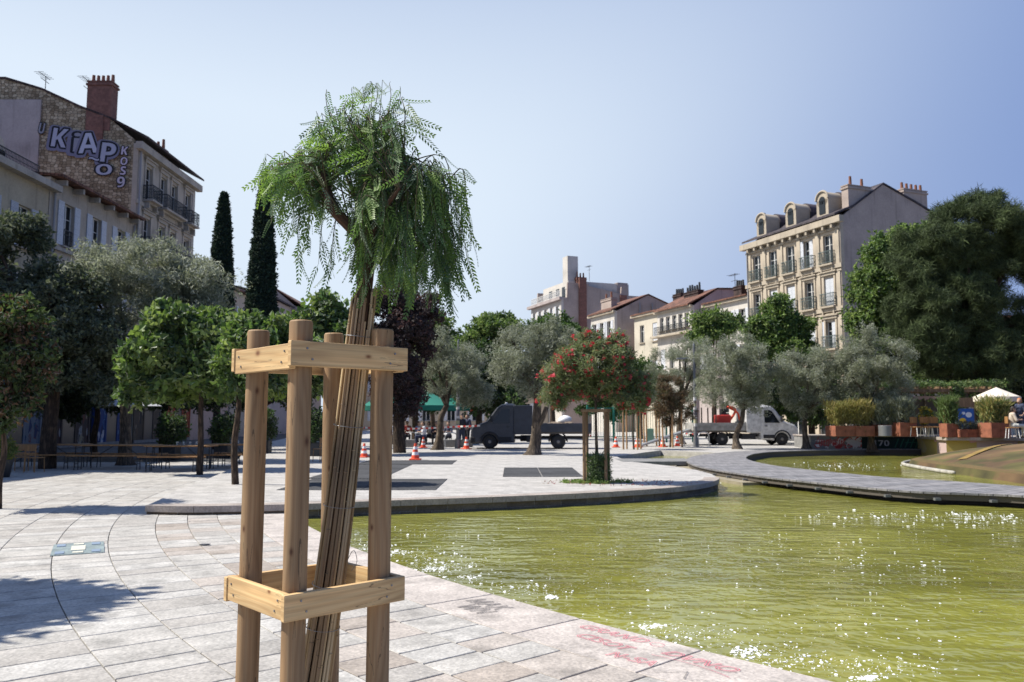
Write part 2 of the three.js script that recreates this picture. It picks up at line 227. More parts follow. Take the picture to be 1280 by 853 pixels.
  function ringSheet(name, d0, d1, ra, rb2, t) { // a painted patch that follows the rim
    const a0 = angOf(...d0), a1 = angOf(...d1), P = [], U = [], I = [], n = 12;
    for (let i = 0; i <= n; i++) for (let j = 0; j < 2; j++) { const a = a0 + (a1 - a0) * i / n, R = j ? rb2 : ra; P.push(PC[0] + R * Math.cos(a), 0.0065, -(PC[1] + R * Math.sin(a))); U.push(i / n, 1 - j); }
    for (let i = 0; i < n; i++) I.push(2 * i, 2 * i + 1, 2 * i + 2, 2 * i + 1, 2 * i + 3, 2 * i + 2);
    const g = new THREE.BufferGeometry(); g.setAttribute('position', new THREE.Float32BufferAttribute(P, 3)); g.setAttribute('uv', new THREE.Float32BufferAttribute(U, 2)); g.setIndex(I); g.computeVertexNormals(); part(name, g, tm(t), pavement);
  }
  ringSheet('marker_writing', [0.62, 6.72], [1.72, 5.42], PR + 0.02, PR + 0.68, tagTex);
  ringSheet('marker_writing', [-0.25, 7.85], [0.35, 7.08], PR + 0.1, PR + 0.6, tagTex2);
  // drain cover set into one ring
  const gr = thing('drain_cover', 'pale steel slotted drain cover set flush in the curved paving ring', 'drain cover', [0, 0, 0]);
  const ga = angOf(-5.35, 10.5), cx = PC[0] + 30.08 * Math.cos(ga), cz = -(PC[1] + 30.08 * Math.sin(ga)), at2 = (u, v2) => [cx + u * Math.cos(ga) + v2 * Math.sin(ga), cz - u * Math.sin(ga) + v2 * Math.cos(ga)];
  part('plate', bx(0.585, 0.008, 0.98, cx, 0.006, cz, ga), mat([0.34, 0.42, 0.42], 0.7, { map: T.grain }), gr);
  for (const [u, v2, w, l] of [[0, 0, 0.16, 0.4], [-0.2, -0.32, 0.1, 0.2], [0.2, -0.32, 0.1, 0.2], [-0.2, 0.32, 0.1, 0.2], [0.2, 0.32, 0.1, 0.2], [0, 0.36, 0.12, 0.12], [0, -0.36, 0.12, 0.12]]) { const [x, z] = at2(u, v2); part('rib', bx(w, 0.01, l, x, 0.012, z, ga), [mat([0.58, 0.56, 0.46], 0.7), mat([0.20, 0.26, 0.34], 0.7)][u ? 1 : 0], gr); }
  solo('stone_chip', new THREE.DodecahedronGeometry(0.05, 0).scale(1.6, 0.25, 1).translate(gp(256, 682).x, 0.012, gp(256, 682).z), mat([0.08, 0.08, 0.09], 0.9), 'small dark flat chip lying on the paving by the step', 'debris');
}
// terrace: raised pale plaza with kerb stones and a block wall above the water
const front = [[183, 632], [235, 633], [300, 632], [380, 630], [480, 626], [570, 623], [662, 619.5], [740, 616], [808, 612], [850, 608.5], [880, 604.5], [895, 600], [897, 597]].map(([a, b]) => { const p = gp(a, b, TER); return [p.x, -p.z]; });
const backR = [[889, 592.5], [870, 587.5], [842, 583], [806, 579], [786, 577]].map(([a, b]) => { const p = gp(a, b, TER); return [p.x, -p.z]; });
{
  const curve = new THREE.CatmullRomCurve3(front.map(([x, d]) => V(x, 0, -d))), N = 96, F = curve.getSpacedPoints(N).map(p => [p.x, -p.z]);
  const left = [[-6.6, 15.2], [-7.2, 17.5], [-7.6, 20], [-8.4, 24], [-10, 29.4], [-12, 36], [-14.5, 45], [-19, 70], [-19, 118]];
  const top = [...F, ...backR, [4.2, 32.6], [6.0, 36.5], [7.2, 39], [8.4, 37.2], [9.5, 35.7], [11.9, 38.6], [15, 41.2], [26, 42], [49, 40], [70, 60], [70, 118], ...left.reverse()];
  struct('terrace', plan(top, -0.6, TER - 0.004), M.terrace);
  const inset = (i, k) => { const a = F[Math.max(0, i - 1)], b = F[Math.min(N, i + 1)], tx = b[0] - a[0], td = b[1] - a[1], L = Math.hypot(tx, td); return [F[i][0] - td / L * k, F[i][1] + tx / L * k]; };
  const edge = new THREE.Group(); edge.name = 'terrace_edge'; edge.userData.kind = 'structure'; scene.add(edge);
  const r = rng(5), gapN = 0.06;
  const seg = (i0, i1, k0, k1, y0, y1) => { const o = [], q = []; for (let i = i0; i <= i1; i++) { o.push(inset(i, k0)); q.push(inset(i, k1)); } const s = 0.004; o[0] = o[0].map((v, j) => v + (o[1][j] - v) * gapN); q[0] = q[0].map((v, j) => v + (q[1][j] - v) * gapN); return plan([...o, ...q.reverse()], y0, y1); };
  for (let i = 0; i < N; i += 6) part('kerb_stone', seg(i, i + 6, -0.05, 0.34, 0.045, TER + 0.004), M.kerb, edge);
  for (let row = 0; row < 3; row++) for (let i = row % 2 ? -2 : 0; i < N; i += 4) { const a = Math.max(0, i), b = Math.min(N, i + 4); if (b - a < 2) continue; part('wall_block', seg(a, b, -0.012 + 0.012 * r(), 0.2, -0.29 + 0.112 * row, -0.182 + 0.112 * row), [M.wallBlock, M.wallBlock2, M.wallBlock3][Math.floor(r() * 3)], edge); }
  // dark inlaid paving panels, flush
  const inlay = (x0, x1, d0, d1, y = TER) => plan([[x0, d0], [x1, d0], [x1, d1], [x0, d1]], y - 0.002, y + 0.006);
  const pan = new THREE.Group(); pan.name = 'dark_paving'; pan.userData.kind = 'structure'; scene.add(pan);
  for (const [x0, x1, d0, d1] of [[-0.24, 0.78, 21.1, 25], [0.80, 1.86, 21.1, 25], [-3.2, -1.62, 17.2, 20.3], [-5.0, -3.22, 17.2, 20.3], [-5.2, -3.3, 20.4, 26.7], [-5.2, -2.0, 26.8, 29.4]]) part('dark_panel', inlay(x0, x1, d0, d1), M.asphalt, pan);
}
// deck of planks curling round the inner pond
{
  const L = a => a.map(([x, y]) => { const p = gp(x, y, TER); return V(p.x, 0, p.z); });
  const outer = L([[1480, 641], [1380, 633], [1280, 620.5], [1137, 614.5], [1004, 602], [950, 596], [914, 591], [887, 586.7], [866, 581.5], [858, 575], [872, 570], [905, 566], [950, 563], [1000, 561], [1100, 559], [1182, 558.5]]);
  const inner = L([[1480, 625], [1380, 618], [1280, 609], [1197, 602.7], [1108, 597], [1019, 588.5], [975, 583.5], [952, 579.5], [938, 576], [932.7, 573], [936, 570], [945, 567.5], [965, 565.3], [1019, 563.4], [1108, 562.2], [1182, 562]]);
  const co = new THREE.CatmullRomCurve3(outer), ci = new THREE.CatmullRomCurve3(inner), N = 170, r = rng(8);
  const deck = new THREE.Group(); deck.name = 'boardwalk'; deck.userData.kind = 'structure'; scene.add(deck);
  const m = M.deckTones, O = co.getSpacedPoints(N), I = ci.getSpacedPoints(N);
  for (let i = 0; i < N; i++) {
    const e = 0.035, a = O[i].clone().lerp(O[i + 1], e), b = O[i].clone().lerp(O[i + 1], 1 - e), c = I[i].clone().lerp(I[i + 1], 1 - e), d = I[i].clone().lerp(I[i + 1], e);
    part('plank', plan([a, b, c, d].map(p => [p.x, -p.z]), TER - 0.03, TER + 0.012 + 0.003 * (r() - 0.5)), m[Math.floor(r() * 3)], deck);
  }
  const ribbon = (pts, y0, y1, k, sgn) => { const o = [], q = []; pts.forEach((p, i) => { const a = pts[Math.max(0, i - 1)], b = pts[Math.min(pts.length - 1, i + 1)], t = b.clone().sub(a).normalize(); o.push([p.x - t.z * k[0] * sgn, -p.z - t.x * k[0] * sgn]); q.push([p.x - t.z * k[1] * sgn, -p.z - t.x * k[1] * sgn]); }); return plan([...o, ...q.reverse()], y0, y1); };
  part('fascia', ribbon(O.slice(0, 118), 0.0, TER - 0.034, [0.05, 0.11], 1), M.deckDark, deck);
  part('fascia', ribbon(I, -0.3, TER - 0.034, [0.04, 0.10], -1), M.deckDark, deck);
  part('bearer', ribbon(O.slice(0, 60), -0.3, -0.004, [0.45, 0.6], 1), M.deckDark, deck);
  for (let i = 2; i < 62; i += 4) part('bracket', bx(0.12, 0.05, 0.09, O[i].x, 0.02, O[i].z), M.greyMetal, deck);
  part('concrete_ledge', ribbon(O.slice(40, 122), -0.5, -0.02, [-0.34, 0.3], 1), M.concrete, deck);
  const q = gp(1000, 603, 0.05); part('pier', rb(0.36, 0.55, 0.35, q.x, -0.16, q.z - 0.1, 0.02), M.concreteG, deck);
  // short link slab between the terrace and the deck, far bank edge
  struct('footbridge', plan([[3.9, 28.4], [6.35, 28.7], [6.6, 30.9], [3.9, 30.7]], 0.02, TER + 0.002), M.concreteG);
}
{ // grassy earth mound rising from the inner pond
  const poly = [[15, 31], [14.35, 28.6], [13.9, 25], [13.7, 21.3], [15, 16.5], [22, 13], [36, 15], [38, 34], [30, 38], [22, 37], [17.5, 34]].map(([x, d]) => V(x, -d, 0));
  const c = new THREE.CatmullRomCurve3(poly, true), B = c.getSpacedPoints(120), inside = (x, y) => { let s = false; for (let i = 0, j = B.length - 1; i < B.length; j = i++) if ((B[i].y > y) !== (B[j].y > y) && x < (B[j].x - B[i].x) * (y - B[i].y) / (B[j].y - B[i].y) + B[i].x) s = !s; return s; };
  const hAt = (x, d) => { let m = 1e9; for (const b of B) m = Math.min(m, Math.hypot(b.x - x, -b.y - d)); const t = Math.min(1, m / 6.2); return inside(x, -d) ? 0.04 + 0.80 * (1 - (1 - t) * (1 - t)) : -0.35; };
  const rings = 26, P = [], I = [], n = B.length - 1, cx = 22, cd = 28.5;
  for (let k = 0; k <= rings; k++) for (let i = 0; i < n; i++) { const t = Math.pow(1 - k / rings, 1), x = cx + (B[i].x - cx) * t, d = cd + (-B[i].y - cd) * t; P.push(x, k ? hAt(x, d) + 0.03 * (fbm(x / 20, d / 20, 30, 2) - 0.5) : -0.5, -d); }
  for (let k = 0; k < rings; k++) for (let i = 0; i < n; i++) { const j = (i + 1) % n, a = k * n + i, b = k * n + j; I.push(a, b, a + n, b, b + n, a + n); }
  const g = new THREE.BufferGeometry(); g.setAttribute('position', new THREE.Float32BufferAttribute(P, 3)); g.setIndex(I); g.computeVertexNormals();
  struct('earth_mound', uvm(g), mat(M.soil.color, 0.95, { map: T.soil, side: THREE.DoubleSide }));
  const line = []; for (let i = 0; i <= 14; i++) { const p0 = [15.0, 27.2], p1 = [21.5, 33.2], t = i / 14, x = p0[0] + (p1[0] - p0[0]) * t, d = p0[1] + (p1[1] - p0[1]) * t; line.push([V(x, hAt(x, d) + 0.035, -d), V(x + 0.2, hAt(x + 0.2, d - 0.2) + 0.035, -(d - 0.2))]); }
  const SP2 = [], SI = []; line.forEach(([a, b], i) => { SP2.push(a.x, a.y, a.z, b.x, b.y, b.z); if (i < 14) SI.push(2 * i, 2 * i + 1, 2 * i + 2, 2 * i + 1, 2 * i + 3, 2 * i + 2); });
  const sg = new THREE.BufferGeometry(); sg.setAttribute('position', new THREE.Float32BufferAttribute(SP2, 3)); sg.setIndex(SI); sg.computeVertexNormals(); const st = part('mound_strip', uvm(sg), M.yellowStrip, scene); st.userData.kind = 'structure';
  const rim = []; for (const k of [...Array(20).keys()]) rim.push(B[(k + n - 11) % n]);
  struct('mound_rim', tube(rim.map(b => V(b.x, -0.05, b.y)), 0.07, 0.07, 6, 60), stone([0.55, 0.53, 0.48]));
}
{ // foam and splash flecks on the water
  const r = rng(21), base = new THREE.IcosahedronGeometry(1, 0); const list = [];
  const put = (x, d, s) => { if (Math.hypot(x - PC[0], d - PC[1]) < PR - 0.05) list.push([x, d, s]); };
  const g2 = () => (r() + r() + r() - 1.5) / 1.5;
  const ground = (px, py) => { const p = gp(px, py, WATER); return [p.x, -p.z]; };
  for (const [a, b, c, d, n, s] of [[500, 685, 150, 35, 420, 1], [560, 712, 110, 22, 260, 1], [650, 735, 140, 24, 180, 0.9], [760, 770, 120, 20, 170, 0.8], [860, 790, 120, 25, 220, 0.8], [960, 825, 130, 28, 260, 0.9], [1090, 835, 150, 26, 200, 0.8], [1240, 648, 90, 10, 160, 1.2], [1100, 645, 150, 9, 120, 1.3], [1010, 770, 300, 60, 160, 0.8], [900, 690, 330, 60, 200, 0.8], [1120, 700, 200, 50, 160, 0.9], [840, 586, 45, 3, 160, 1.6], [960, 600, 80, 7, 90, 1.2], [1160, 655, 150, 6, 90, 1.2], [1060, 582, 90, 8, 160, 1.2]])
    for (let k = 0; k < n; k++) { const [x, dd] = ground(a + c * g2(), b + d * g2()); put(x, dd, (0.003 + 0.010 * Math.pow(r(), 5)) * s * (1 + dd / 30)); }
  for (const [a, b, c, d] of [[500, 690, 22, 4], [545, 712, 20, 4], [585, 722, 22, 4], [815, 784, 26, 4], [935, 815, 34, 8], [1085, 849, 30, 6], [890, 768, 16, 2], [1200, 643, 30, 3], [1265, 648, 20, 4], [690, 747, 10, 3]])
    for (let k = 0; k < 60; k++) { const [x, dd] = ground(a + c * g2(), b + d * g2()); put(x, dd, 0.004 + 0.016 * r() * r()); }
  const im = new THREE.InstancedMesh(base, M.foam, list.length), m4 = new THREE.Matrix4(), q = new THREE.Quaternion(), e = new THREE.Euler();
  list.forEach(([x, d, s], i) => { e.set(r() * 0.4, r() * 6, r() * 0.4); q.setFromEuler(e); m4.compose(V(x, WATER + 0.002, -d), q, V(s * (0.7 + r()), s * 0.22, s * (0.7 + r()))); im.setMatrixAt(i, m4); });
  im.name = 'water_foam'; tag(im, 'white foam flecks and splashes floating on the green pond', 'foam', null, 'stuff'); scene.add(im);
}

// ------------------------------------------------------------ plants
const mx = new THREE.Matrix4();
function leafCluster(k, len, wid, spread, seed, fold = 0.25) { // k folded leaves pointing every way from a short twig
  const r = rng(seed), P = [];
  for (let i = 0; i < k; i++) {
    const o = V(r() - 0.5, r() - 0.5, r() - 0.5).multiplyScalar(2 * spread), dir = V(r() - 0.5, r() - 0.5, r() - 0.5).normalize(), up = V(r() - 0.5, r() + 0.2, r() - 0.5).normalize(), side = dir.clone().cross(up).normalize(), n = side.clone().cross(dir);
    const L = len * (0.7 + 0.6 * r()), w = wid * (0.7 + 0.6 * r()), a = o, b = o.clone().addScaledVector(dir, L), m = o.clone().addScaledVector(dir, L * 0.45).addScaledVector(n, -w * fold), c = m.clone().addScaledVector(side, w / 2).addScaledVector(n, 2 * w * fold), d = m.clone().addScaledVector(side, -w / 2).addScaledVector(n, 2 * w * fold);
    for (const p of [a, c, b, a, b, d]) P.push(p.x, p.y, p.z);
  }
  const g = new THREE.BufferGeometry(); g.setAttribute('position', new THREE.Float32BufferAttribute(P, 3)); g.computeVertexNormals(); return g;
}
const G = { broad: leafCluster(9, 0.15, 0.10, 0.09, 1), broadS: leafCluster(9, 0.10, 0.06, 0.08, 2), olive: leafCluster(12, 0.10, 0.022, 0.10, 3), big: leafCluster(7, 0.19, 0.13, 0.10, 4), needle: leafCluster(18, 0.16, 0.014, 0.06, 5), lance: leafCluster(8, 0.12, 0.022, 0.05, 6), scale: leafCluster(12, 0.10, 0.04, 0.07, 7), blade: leafCluster(8, 0.34, 0.03, 0.07, 8), petal: leafCluster(6, 0.045, 0.04, 0.02, 9), tiny: leafCluster(10, 0.06, 0.035, 0.05, 12) };
const euler = new THREE.Euler(), quat = new THREE.Quaternion(), col = new THREE.Color();
function foliage(parent, name, geo, material, pts, r, colors, s0 = 0.8, s1 = 1.3, upright = false) { // pts: [V, tintless]
  const im = new THREE.InstancedMesh(geo, material, pts.length);
  pts.forEach((p, i) => {
    euler.set((r() - 0.5) * (upright ? 0.5 : 6.3), r() * 6.3, (r() - 0.5) * (upright ? 0.5 : 6.3)); quat.setFromEuler(euler); const s = s0 + (s1 - s0) * r();
    mx.compose(p, quat, V(s, s, s)); im.setMatrixAt(i, mx);
    const a = colors[Math.floor(r() * colors.length)], k = 0.75 + 0.5 * r(); im.setColorAt(i, col.setRGB(a[0] * k, a[1] * k, a[2] * k));
  });
  im.name = name; im.userData.kind = 'stuff'; parent.add(im); return im;
}
function ballDir(r) { const z = 2 * r() - 1, a = 6.2832 * r(), s = Math.sqrt(1 - z * z); return V(s * Math.cos(a), z, s * Math.sin(a)); }
// lobes: [x, y, z, rx, ry, rz, clumps]; every clump is a ball of leaf sprays, biased to the crown's skin
function crownPts(lobes, per, clumpR, r, inner = 0.45) {
  const out = [], centres = [];
  for (const [x, y, z, rx, ry, rz, n] of lobes) for (let k = 0; k < n; k++) {
    const d = ballDir(r), f = inner + (1 - inner) * Math.pow(r(), 0.6), c = V(x + d.x * rx * f, y + d.y * ry * f, z + d.z * rz * f); centres.push(c);
    const cr = clumpR * (0.6 + 0.8 * r()); for (let i = 0; i < per; i++) { const e = ballDir(r), g = cr * Math.pow(r(), 0.45); out.push(V(c.x + e.x * g, c.y + e.y * g * 0.75, c.z + e.z * g)); }
  }
  return [out, centres];
}
function tree(o) { // o: name label category group base r h lobes per clumpR geo material colors seed bark limbs lean
  const r = rng(o.seed), t = thing(o.name, o.label, o.category || 'tree', o.base, 0, o.group), lx = o.lean?.[0] || 0, lz = o.lean?.[1] || 0;
  const top = V(lx, o.h, lz), w = o.wob ?? 0.12; const pts = [V(0, -0.08, 0), V(lx * 0.25 + (r() - 0.5) * w, o.h * 0.35, lz * 0.25 + (r() - 0.5) * w), V(lx * 0.7 + (r() - 0.5) * w, o.h * 0.7, lz * 0.7 + (r() - 0.5) * w), top];
  const tr = part('trunk', tube(pts, o.r, o.r * 0.62, 12, 14), o.bark || M.bark, t);
  if (o.flare) { const p = tr.geometry.attributes.position; for (let i = 0; i < p.count; i++) { const y = p.getY(i), k = 1 + 0.9 * Math.exp(-Math.max(0, y) / 0.13) + 0.16 * Math.sin(5 * Math.atan2(p.getZ(i), p.getX(i)) + 3 * y); if (y < 0.9) { p.setX(i, p.getX(i) * k); p.setZ(i, p.getZ(i) * k); } } tr.geometry.computeVertexNormals(); }
  const [P, Cn] = crownPts(o.lobes, o.per, o.clumpR, r, o.inner);
  for (let k = 0; k < (o.limbs ?? 6); k++) { const c = Cn[Math.floor(r() * Cn.length)]; if (!c) break; const m = top.clone().lerp(c, 0.5); m.y += 0.1 * (r() - 0.2) * o.h; part('limb', tube([top.clone().multiplyScalar(0.96), m, c], o.r * 0.5, o.r * 0.12, 7, 8), o.bark || M.bark, t); }
  foliage(t, 'crown', o.geo, o.material || M.leaf, P, r, o.colors, o.s0, o.s1, o.upright);
  if (o.flowers) { const F = P.filter((_, i) => r() < o.flowers).map(p => { const q = p.clone(); const c = V(o.lobes[0][0], o.lobes[0][1], o.lobes[0][2]); return q.add(q.clone().sub(c).normalize().multiplyScalar(0.06)); }); foliage(t, 'blossoms', G.petal, M.leaf, F, r, [[0.62, 0.05, 0.07], [0.68, 0.10, 0.13], [0.55, 0.03, 0.05]], 0.9, 1.8); }
  return t;
}
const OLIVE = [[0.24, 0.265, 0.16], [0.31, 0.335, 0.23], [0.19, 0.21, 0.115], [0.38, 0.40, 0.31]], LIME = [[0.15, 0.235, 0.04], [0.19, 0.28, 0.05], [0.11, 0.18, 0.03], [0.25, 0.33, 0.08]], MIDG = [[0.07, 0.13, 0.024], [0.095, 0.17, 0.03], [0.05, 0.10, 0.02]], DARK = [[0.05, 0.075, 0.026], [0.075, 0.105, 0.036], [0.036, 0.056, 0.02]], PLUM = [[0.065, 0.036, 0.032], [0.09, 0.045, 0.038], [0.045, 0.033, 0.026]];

// the staked pepper tree close to the camera
{
  const base = gp(380, 983), D = 3.575; const t = thing('pepper_tree', 'young weeping pepper tree with feathery leaves, its trunk wrapped in reed canes', 'tree', [0, 0, 0]);
  const ax = h => V(-0.925 + 0.118 * h + 0.012 * Math.sin(1.7 * h), h, -D - 0.02 * Math.sin(1.3 * h));
  part('trunk', tube([0, 0.7, 1.4, 2.0, 2.3, 2.5].map(ax), 0.052, 0.034, 14, 24), M.barkRed, t);
  const r = rng(77), N = 30;
  for (let i = 0; i < N; i++) { // reed canes round the trunk, in two uneven layers
    const a = i / N * 6.2832 + (r() - 0.5) * 0.12, h0 = -0.02 + 0.03 * r(), h1 = 2.2 + 0.12 * (r() - 0.5) - (r() < 0.2 ? 0.15 : 0), rr = 0.0060 + 0.0026 * r(), out = (i % 3 === 0 ? 0.010 : 0.002) + 0.006 * r(), sw = (r() - 0.5) * 0.55, pts = [];
    for (let k = 0; k <= 6; k++) { const h = h0 + (h1 - h0) * k / 6, R = 0.058 - 0.0075 * h + out + (r() - 0.5) * 0.004, c = ax(h), b = a + sw * k / 6; pts.push(V(c.x + R * Math.cos(b), h, c.z + R * Math.sin(b))); }
    const g = tube(pts, rr, rr * 0.9, 6, 36), p = g.attributes.position; // joints swell the cane
    const g1 = [g]; const ph = r() * 0.25; for (let h = h0 + ph; h < h1; h += 0.2 + 0.1 * r()) { const f = (h - h0) / (h1 - h0), c = ax(h), b = a + sw * f, R = 0.058 - 0.0075 * h + out; g1.push(new THREE.TorusGeometry(rr * 1.02, 0.0022, 5, 8).rotateX(Math.PI / 2).translate(c.x + R * Math.cos(b), h, c.z + R * Math.sin(b))); }
    part('reed_cane', g1, M.cane[Math.floor(r() * 5)], t);
  }
  for (const h of [0.75, 0.93, 1.27, 1.62, 2.02]) { const c = ax(h), R = 0.079 - 0.0075 * h; part('tie_wire', new THREE.TorusGeometry(R, 0.0016, 5, 30).rotateX(Math.PI / 2 + 0.06).rotateZ(-0.11).translate(c.x, h, c.z), M.wire, t); }
  { const c = ax(1.03); part('tie_wire', tube([c.clone().add(V(0.07, 0, 0.03)), c.clone().add(V(0.1, 0.05, 0.03)), c.clone().add(V(0.115, 0.0, 0.03)), c.clone().add(V(0.09, -0.04, 0.02))], 0.0016, 0.0012, 5, 16), M.wire, t); }
  // limbs, measured from the photograph
  const L = a => a.map(([x, y, d]) => at(x, y, D + d));
  const limbs = [
    [L([[457, 345, 0], [450, 300, 0], [438, 284, -0.02], [418, 264, -0.05], [410, 245, -0.05], [404, 212, -0.04]]), 0.037, 0.016],
    [L([[457, 345, 0], [462, 300, 0.02], [470, 250, 0.03], [466, 215, 0.02], [451, 190, 0]]), 0.032, 0.017],
    [L([[464, 290, 0.02], [480, 240, 0.05], [496, 210, 0.05], [505, 194, 0.03]]), 0.024, 0.016],
    [L([[462, 310, 0.0], [500, 275, 0.08], [535, 252, 0.1], [555, 238, 0.1]]), 0.020, 0.010],
    [L([[460, 300, 0.02], [445, 250, 0.16], [430, 215, 0.22]]), 0.018, 0.007], [L([[464, 295, 0], [480, 262, -0.14], [500, 235, -0.22]]), 0.018, 0.007],
  ];
  for (const [p, a, b] of limbs) part('limb', tube(p, a, b, 9, 20), M.barkRed, t);
  // twigs rise from the limbs and weep; fronds line them
  const ends = limbs.map(l => l[0]), twigs = [];
  const mk = (k, ex, ey, ed, fx, fy, fd) => { const ps = ends[k], s = ps[Math.min(ps.length - 1, 1 + Math.floor(r() * (ps.length - 1)))]; twigs.push([s, at(ex, ey, D + ed), at(fx, fy, D + fd)]); };
  const R2 = () => (r() + r() - 1);
  for (let i = 0; i < 34; i++) { const x = 345 + 75 * r(); mk([0, 0, 4][i % 3], x + 14 * R2(), 168 + 0.55 * Math.abs(x - 425) + 26 * R2(), 0.3 * R2(), x - 14 + 12 * R2(), 222 + 40 * R2() + (i % 6 === 0 ? 44 : 0), 0.12 + 0.26 * R2()); }
  for (let i = 0; i < 30; i++) { const x = 390 + 115 * r(); mk([1, 2, 4, 5][i % 4], x, 140 + 30 * R2() + 0.2 * Math.abs(x - 455), 0.26 * R2(), x + 26 * R2(), 188 + 40 * R2(), 0.34 * R2()); }
  for (let i = 0; i < 64; i++) { const x = 448 + 112 * Math.pow(r(), 0.8); mk([2, 3, 3, 5, 1][i % 5], x, 195 + 0.36 * Math.abs(x - 480) + 35 * R2(), 0.3 * R2(), x + 20 * R2() + 0.1 * (x - 480), 336 + 42 * R2(), 0.36 * R2()); }
  for (let i = 0; i < 16; i++) { const x = 435 + 50 * r(); mk([1, 5][i % 2], x, 240 + 30 * R2(), -0.1 + 0.3 * R2(), x + 14 * R2(), 325 + 35 * R2(), -0.05 + 0.3 * R2()); }
  for (const [x, y] of [[408, 108], [436, 118], [478, 96], [470, 100], [500, 104], [512, 125], [520, 150], [545, 195], [488, 98], [455, 105], [420, 130], [395, 135], [462, 98], [505, 118], [440, 105]]) mk([0, 1, 2, 4][Math.floor(r() * 4)], x + 8 * R2(), y + 22, 0.15 * R2(), x, y + 4, 0.2 * R2());
  for (const [x, y] of [[372, 345], [385, 330], [398, 350], [412, 358], [590, 322], [585, 350], [578, 335], [560, 380], [545, 390], [528, 385], [497, 362], [345, 250], [330, 262], [324, 240], [570, 360]]) mk(x < 430 ? 0 : 3, x + (x < 430 ? 8 : -12), y - (x < 350 ? 48 : 105) + 20 * R2(), 0.15 * R2(), x, y - 20, 0.15 * R2());
  const frond = (() => { // one pinnate leaf hanging along -y, arched
    const P = [], n = 9; for (let k = 0; k < n; k++) { const f = (k + 1) / n, y = -f * 0.165, z = 0.03 * f * f, L = 0.038 * (1 - 0.5 * f) * (0.75 + 0.25 * Math.min(1, f * 5)), w = 0.0082;
      for (const s of [-1, 1]) { const a = [0, y, z], b = [s * L * 0.66, y - L * 0.78, z + 0.005], m = [s * L * 0.36, y - L * 0.34]; P.push(...a, m[0] + s * w * 0.42, m[1] + w * 0.40, z + 0.003, ...b, ...a, ...b, m[0] - s * w * 0.42, m[1] - w * 0.40, z + 0.003); } }
    P.push(-0.0009, 0, 0, 0.0009, 0, 0, 0, -0.165, 0.03, 0, 0, -0.0009, 0, 0, 0.0009, 0, -0.165, 0.03); P.push(0, -0.15, 0.03, 0.003, -0.162, 0.032, 0, -0.182, 0.034, 0, -0.15, 0.03, 0, -0.182, 0.034, -0.003, -0.162, 0.032);
    const g = new THREE.BufferGeometry(); g.setAttribute('position', new THREE.Float32BufferAttribute(P, 3)); g.computeVertexNormals(); return g; })();
  const tw = [], inst = [];
  for (const [a, b, c] of twigs) {
    const m1 = a.clone().lerp(b, 0.55); m1.y += 0.02; const cur = new THREE.CatmullRomCurve3([a, m1, b, b.clone().lerp(c, 0.5).add(V(0.02 * R2(), 0.03, 0.02 * R2())), c]), len = cur.getLength();
    tw.push(tube(cur.getPoints(10), 0.0036, 0.0010, 4, 16));
    for (let s = 0.25 * len; s < len; s += (cur.getPointAt(s / len).y > 2.75 ? 0.052 : 0.038)) { const f = s / len, p = cur.getPointAt(f), tg = cur.getTangentAt(f), az = r() * 6.2832, droop = 0.35 + 0.55 * r() * (1 - 0.4 * f), out = V(Math.cos(az), 0, Math.sin(az)).multiplyScalar(droop).add(V(0, -0.85, 0)).addScaledVector(tg, 0.6); out.y = Math.min(out.y, r() < 0.12 ? 0.5 : -0.12); out.normalize(); if (r() < 0.93) inst.push([p, out, 0.5 + 0.65 * r() * (1 - 0.2 * f)]); }
  }
  for (const g of chunk(tw, 12)) part('twig', g, M.barkTwig, t);
  const im = new THREE.InstancedMesh(frond, M.leafGloss, inst.length), q2 = new THREE.Quaternion();
  inst.forEach(([p, o, s], i) => { quat.setFromUnitVectors(V(0, -1, 0), o); q2.setFromAxisAngle(V(0, 1, 0), r() * 6.2832); quat.multiply(q2); mx.compose(p, quat, V(s, s, s)); im.setMatrixAt(i, mx); const a = [[0.10, 0.19, 0.035], [0.14, 0.25, 0.04], [0.07, 0.14, 0.035], [0.20, 0.32, 0.05], [0.075, 0.15, 0.05]][Math.floor(r() * 5)]; im.setColorAt(i, col.setRGB(...a)); });
  im.name = 'fronds'; im.userData.kind = 'stuff'; t.add(im);
}
function chunk(a, n) { const o = []; for (let i = 0; i < n; i++) { const s = a.filter((_, j) => j % n === i); if (s.length) o.push(s); } return o; }
// stake frames: four round posts and eight rails
function postGeo(r, h, seed, seg = 22) { // turned pole with flats, shakes and a sawn, bevelled top
  const q = rng(seed), rows = 14, P = [], U = [], I = [], ph = q() * 6, el = 0.03 + 0.03 * q();
  for (let j = 0; j <= rows + 2; j++) for (let i = 0; i <= seg; i++) { const a = i / seg * 6.2832, y = j <= rows ? (h - 0.008) * j / rows : h, k = j === rows + 2 ? 0 : j === rows + 1 ? 0.9 : 1, R = r * k * (1 + el * Math.cos(2 * a + ph) + 0.012 * Math.sin(3 * a + y * 2) + 0.01 * (hash(i % seg, j) - 0.5)); P.push(R * Math.cos(a), y, R * Math.sin(a)); U.push(i / seg * 6.2832 * r + seed * 0.37, y + seed * 0.21); }
  for (let j = 0; j < rows + 2; j++) for (let i = 0; i < seg; i++) { const k = j * (seg + 1) + i; I.push(k, k + seg + 1, k + 1, k + 1, k + seg + 1, k + seg + 2); }
  const g = new THREE.BufferGeometry(); g.setAttribute('position', new THREE.Float32BufferAttribute(P, 3)); g.setAttribute('uv', new THREE.Float32BufferAttribute(U, 2)); g.setIndex(I); g.computeVertexNormals(); return g;
}
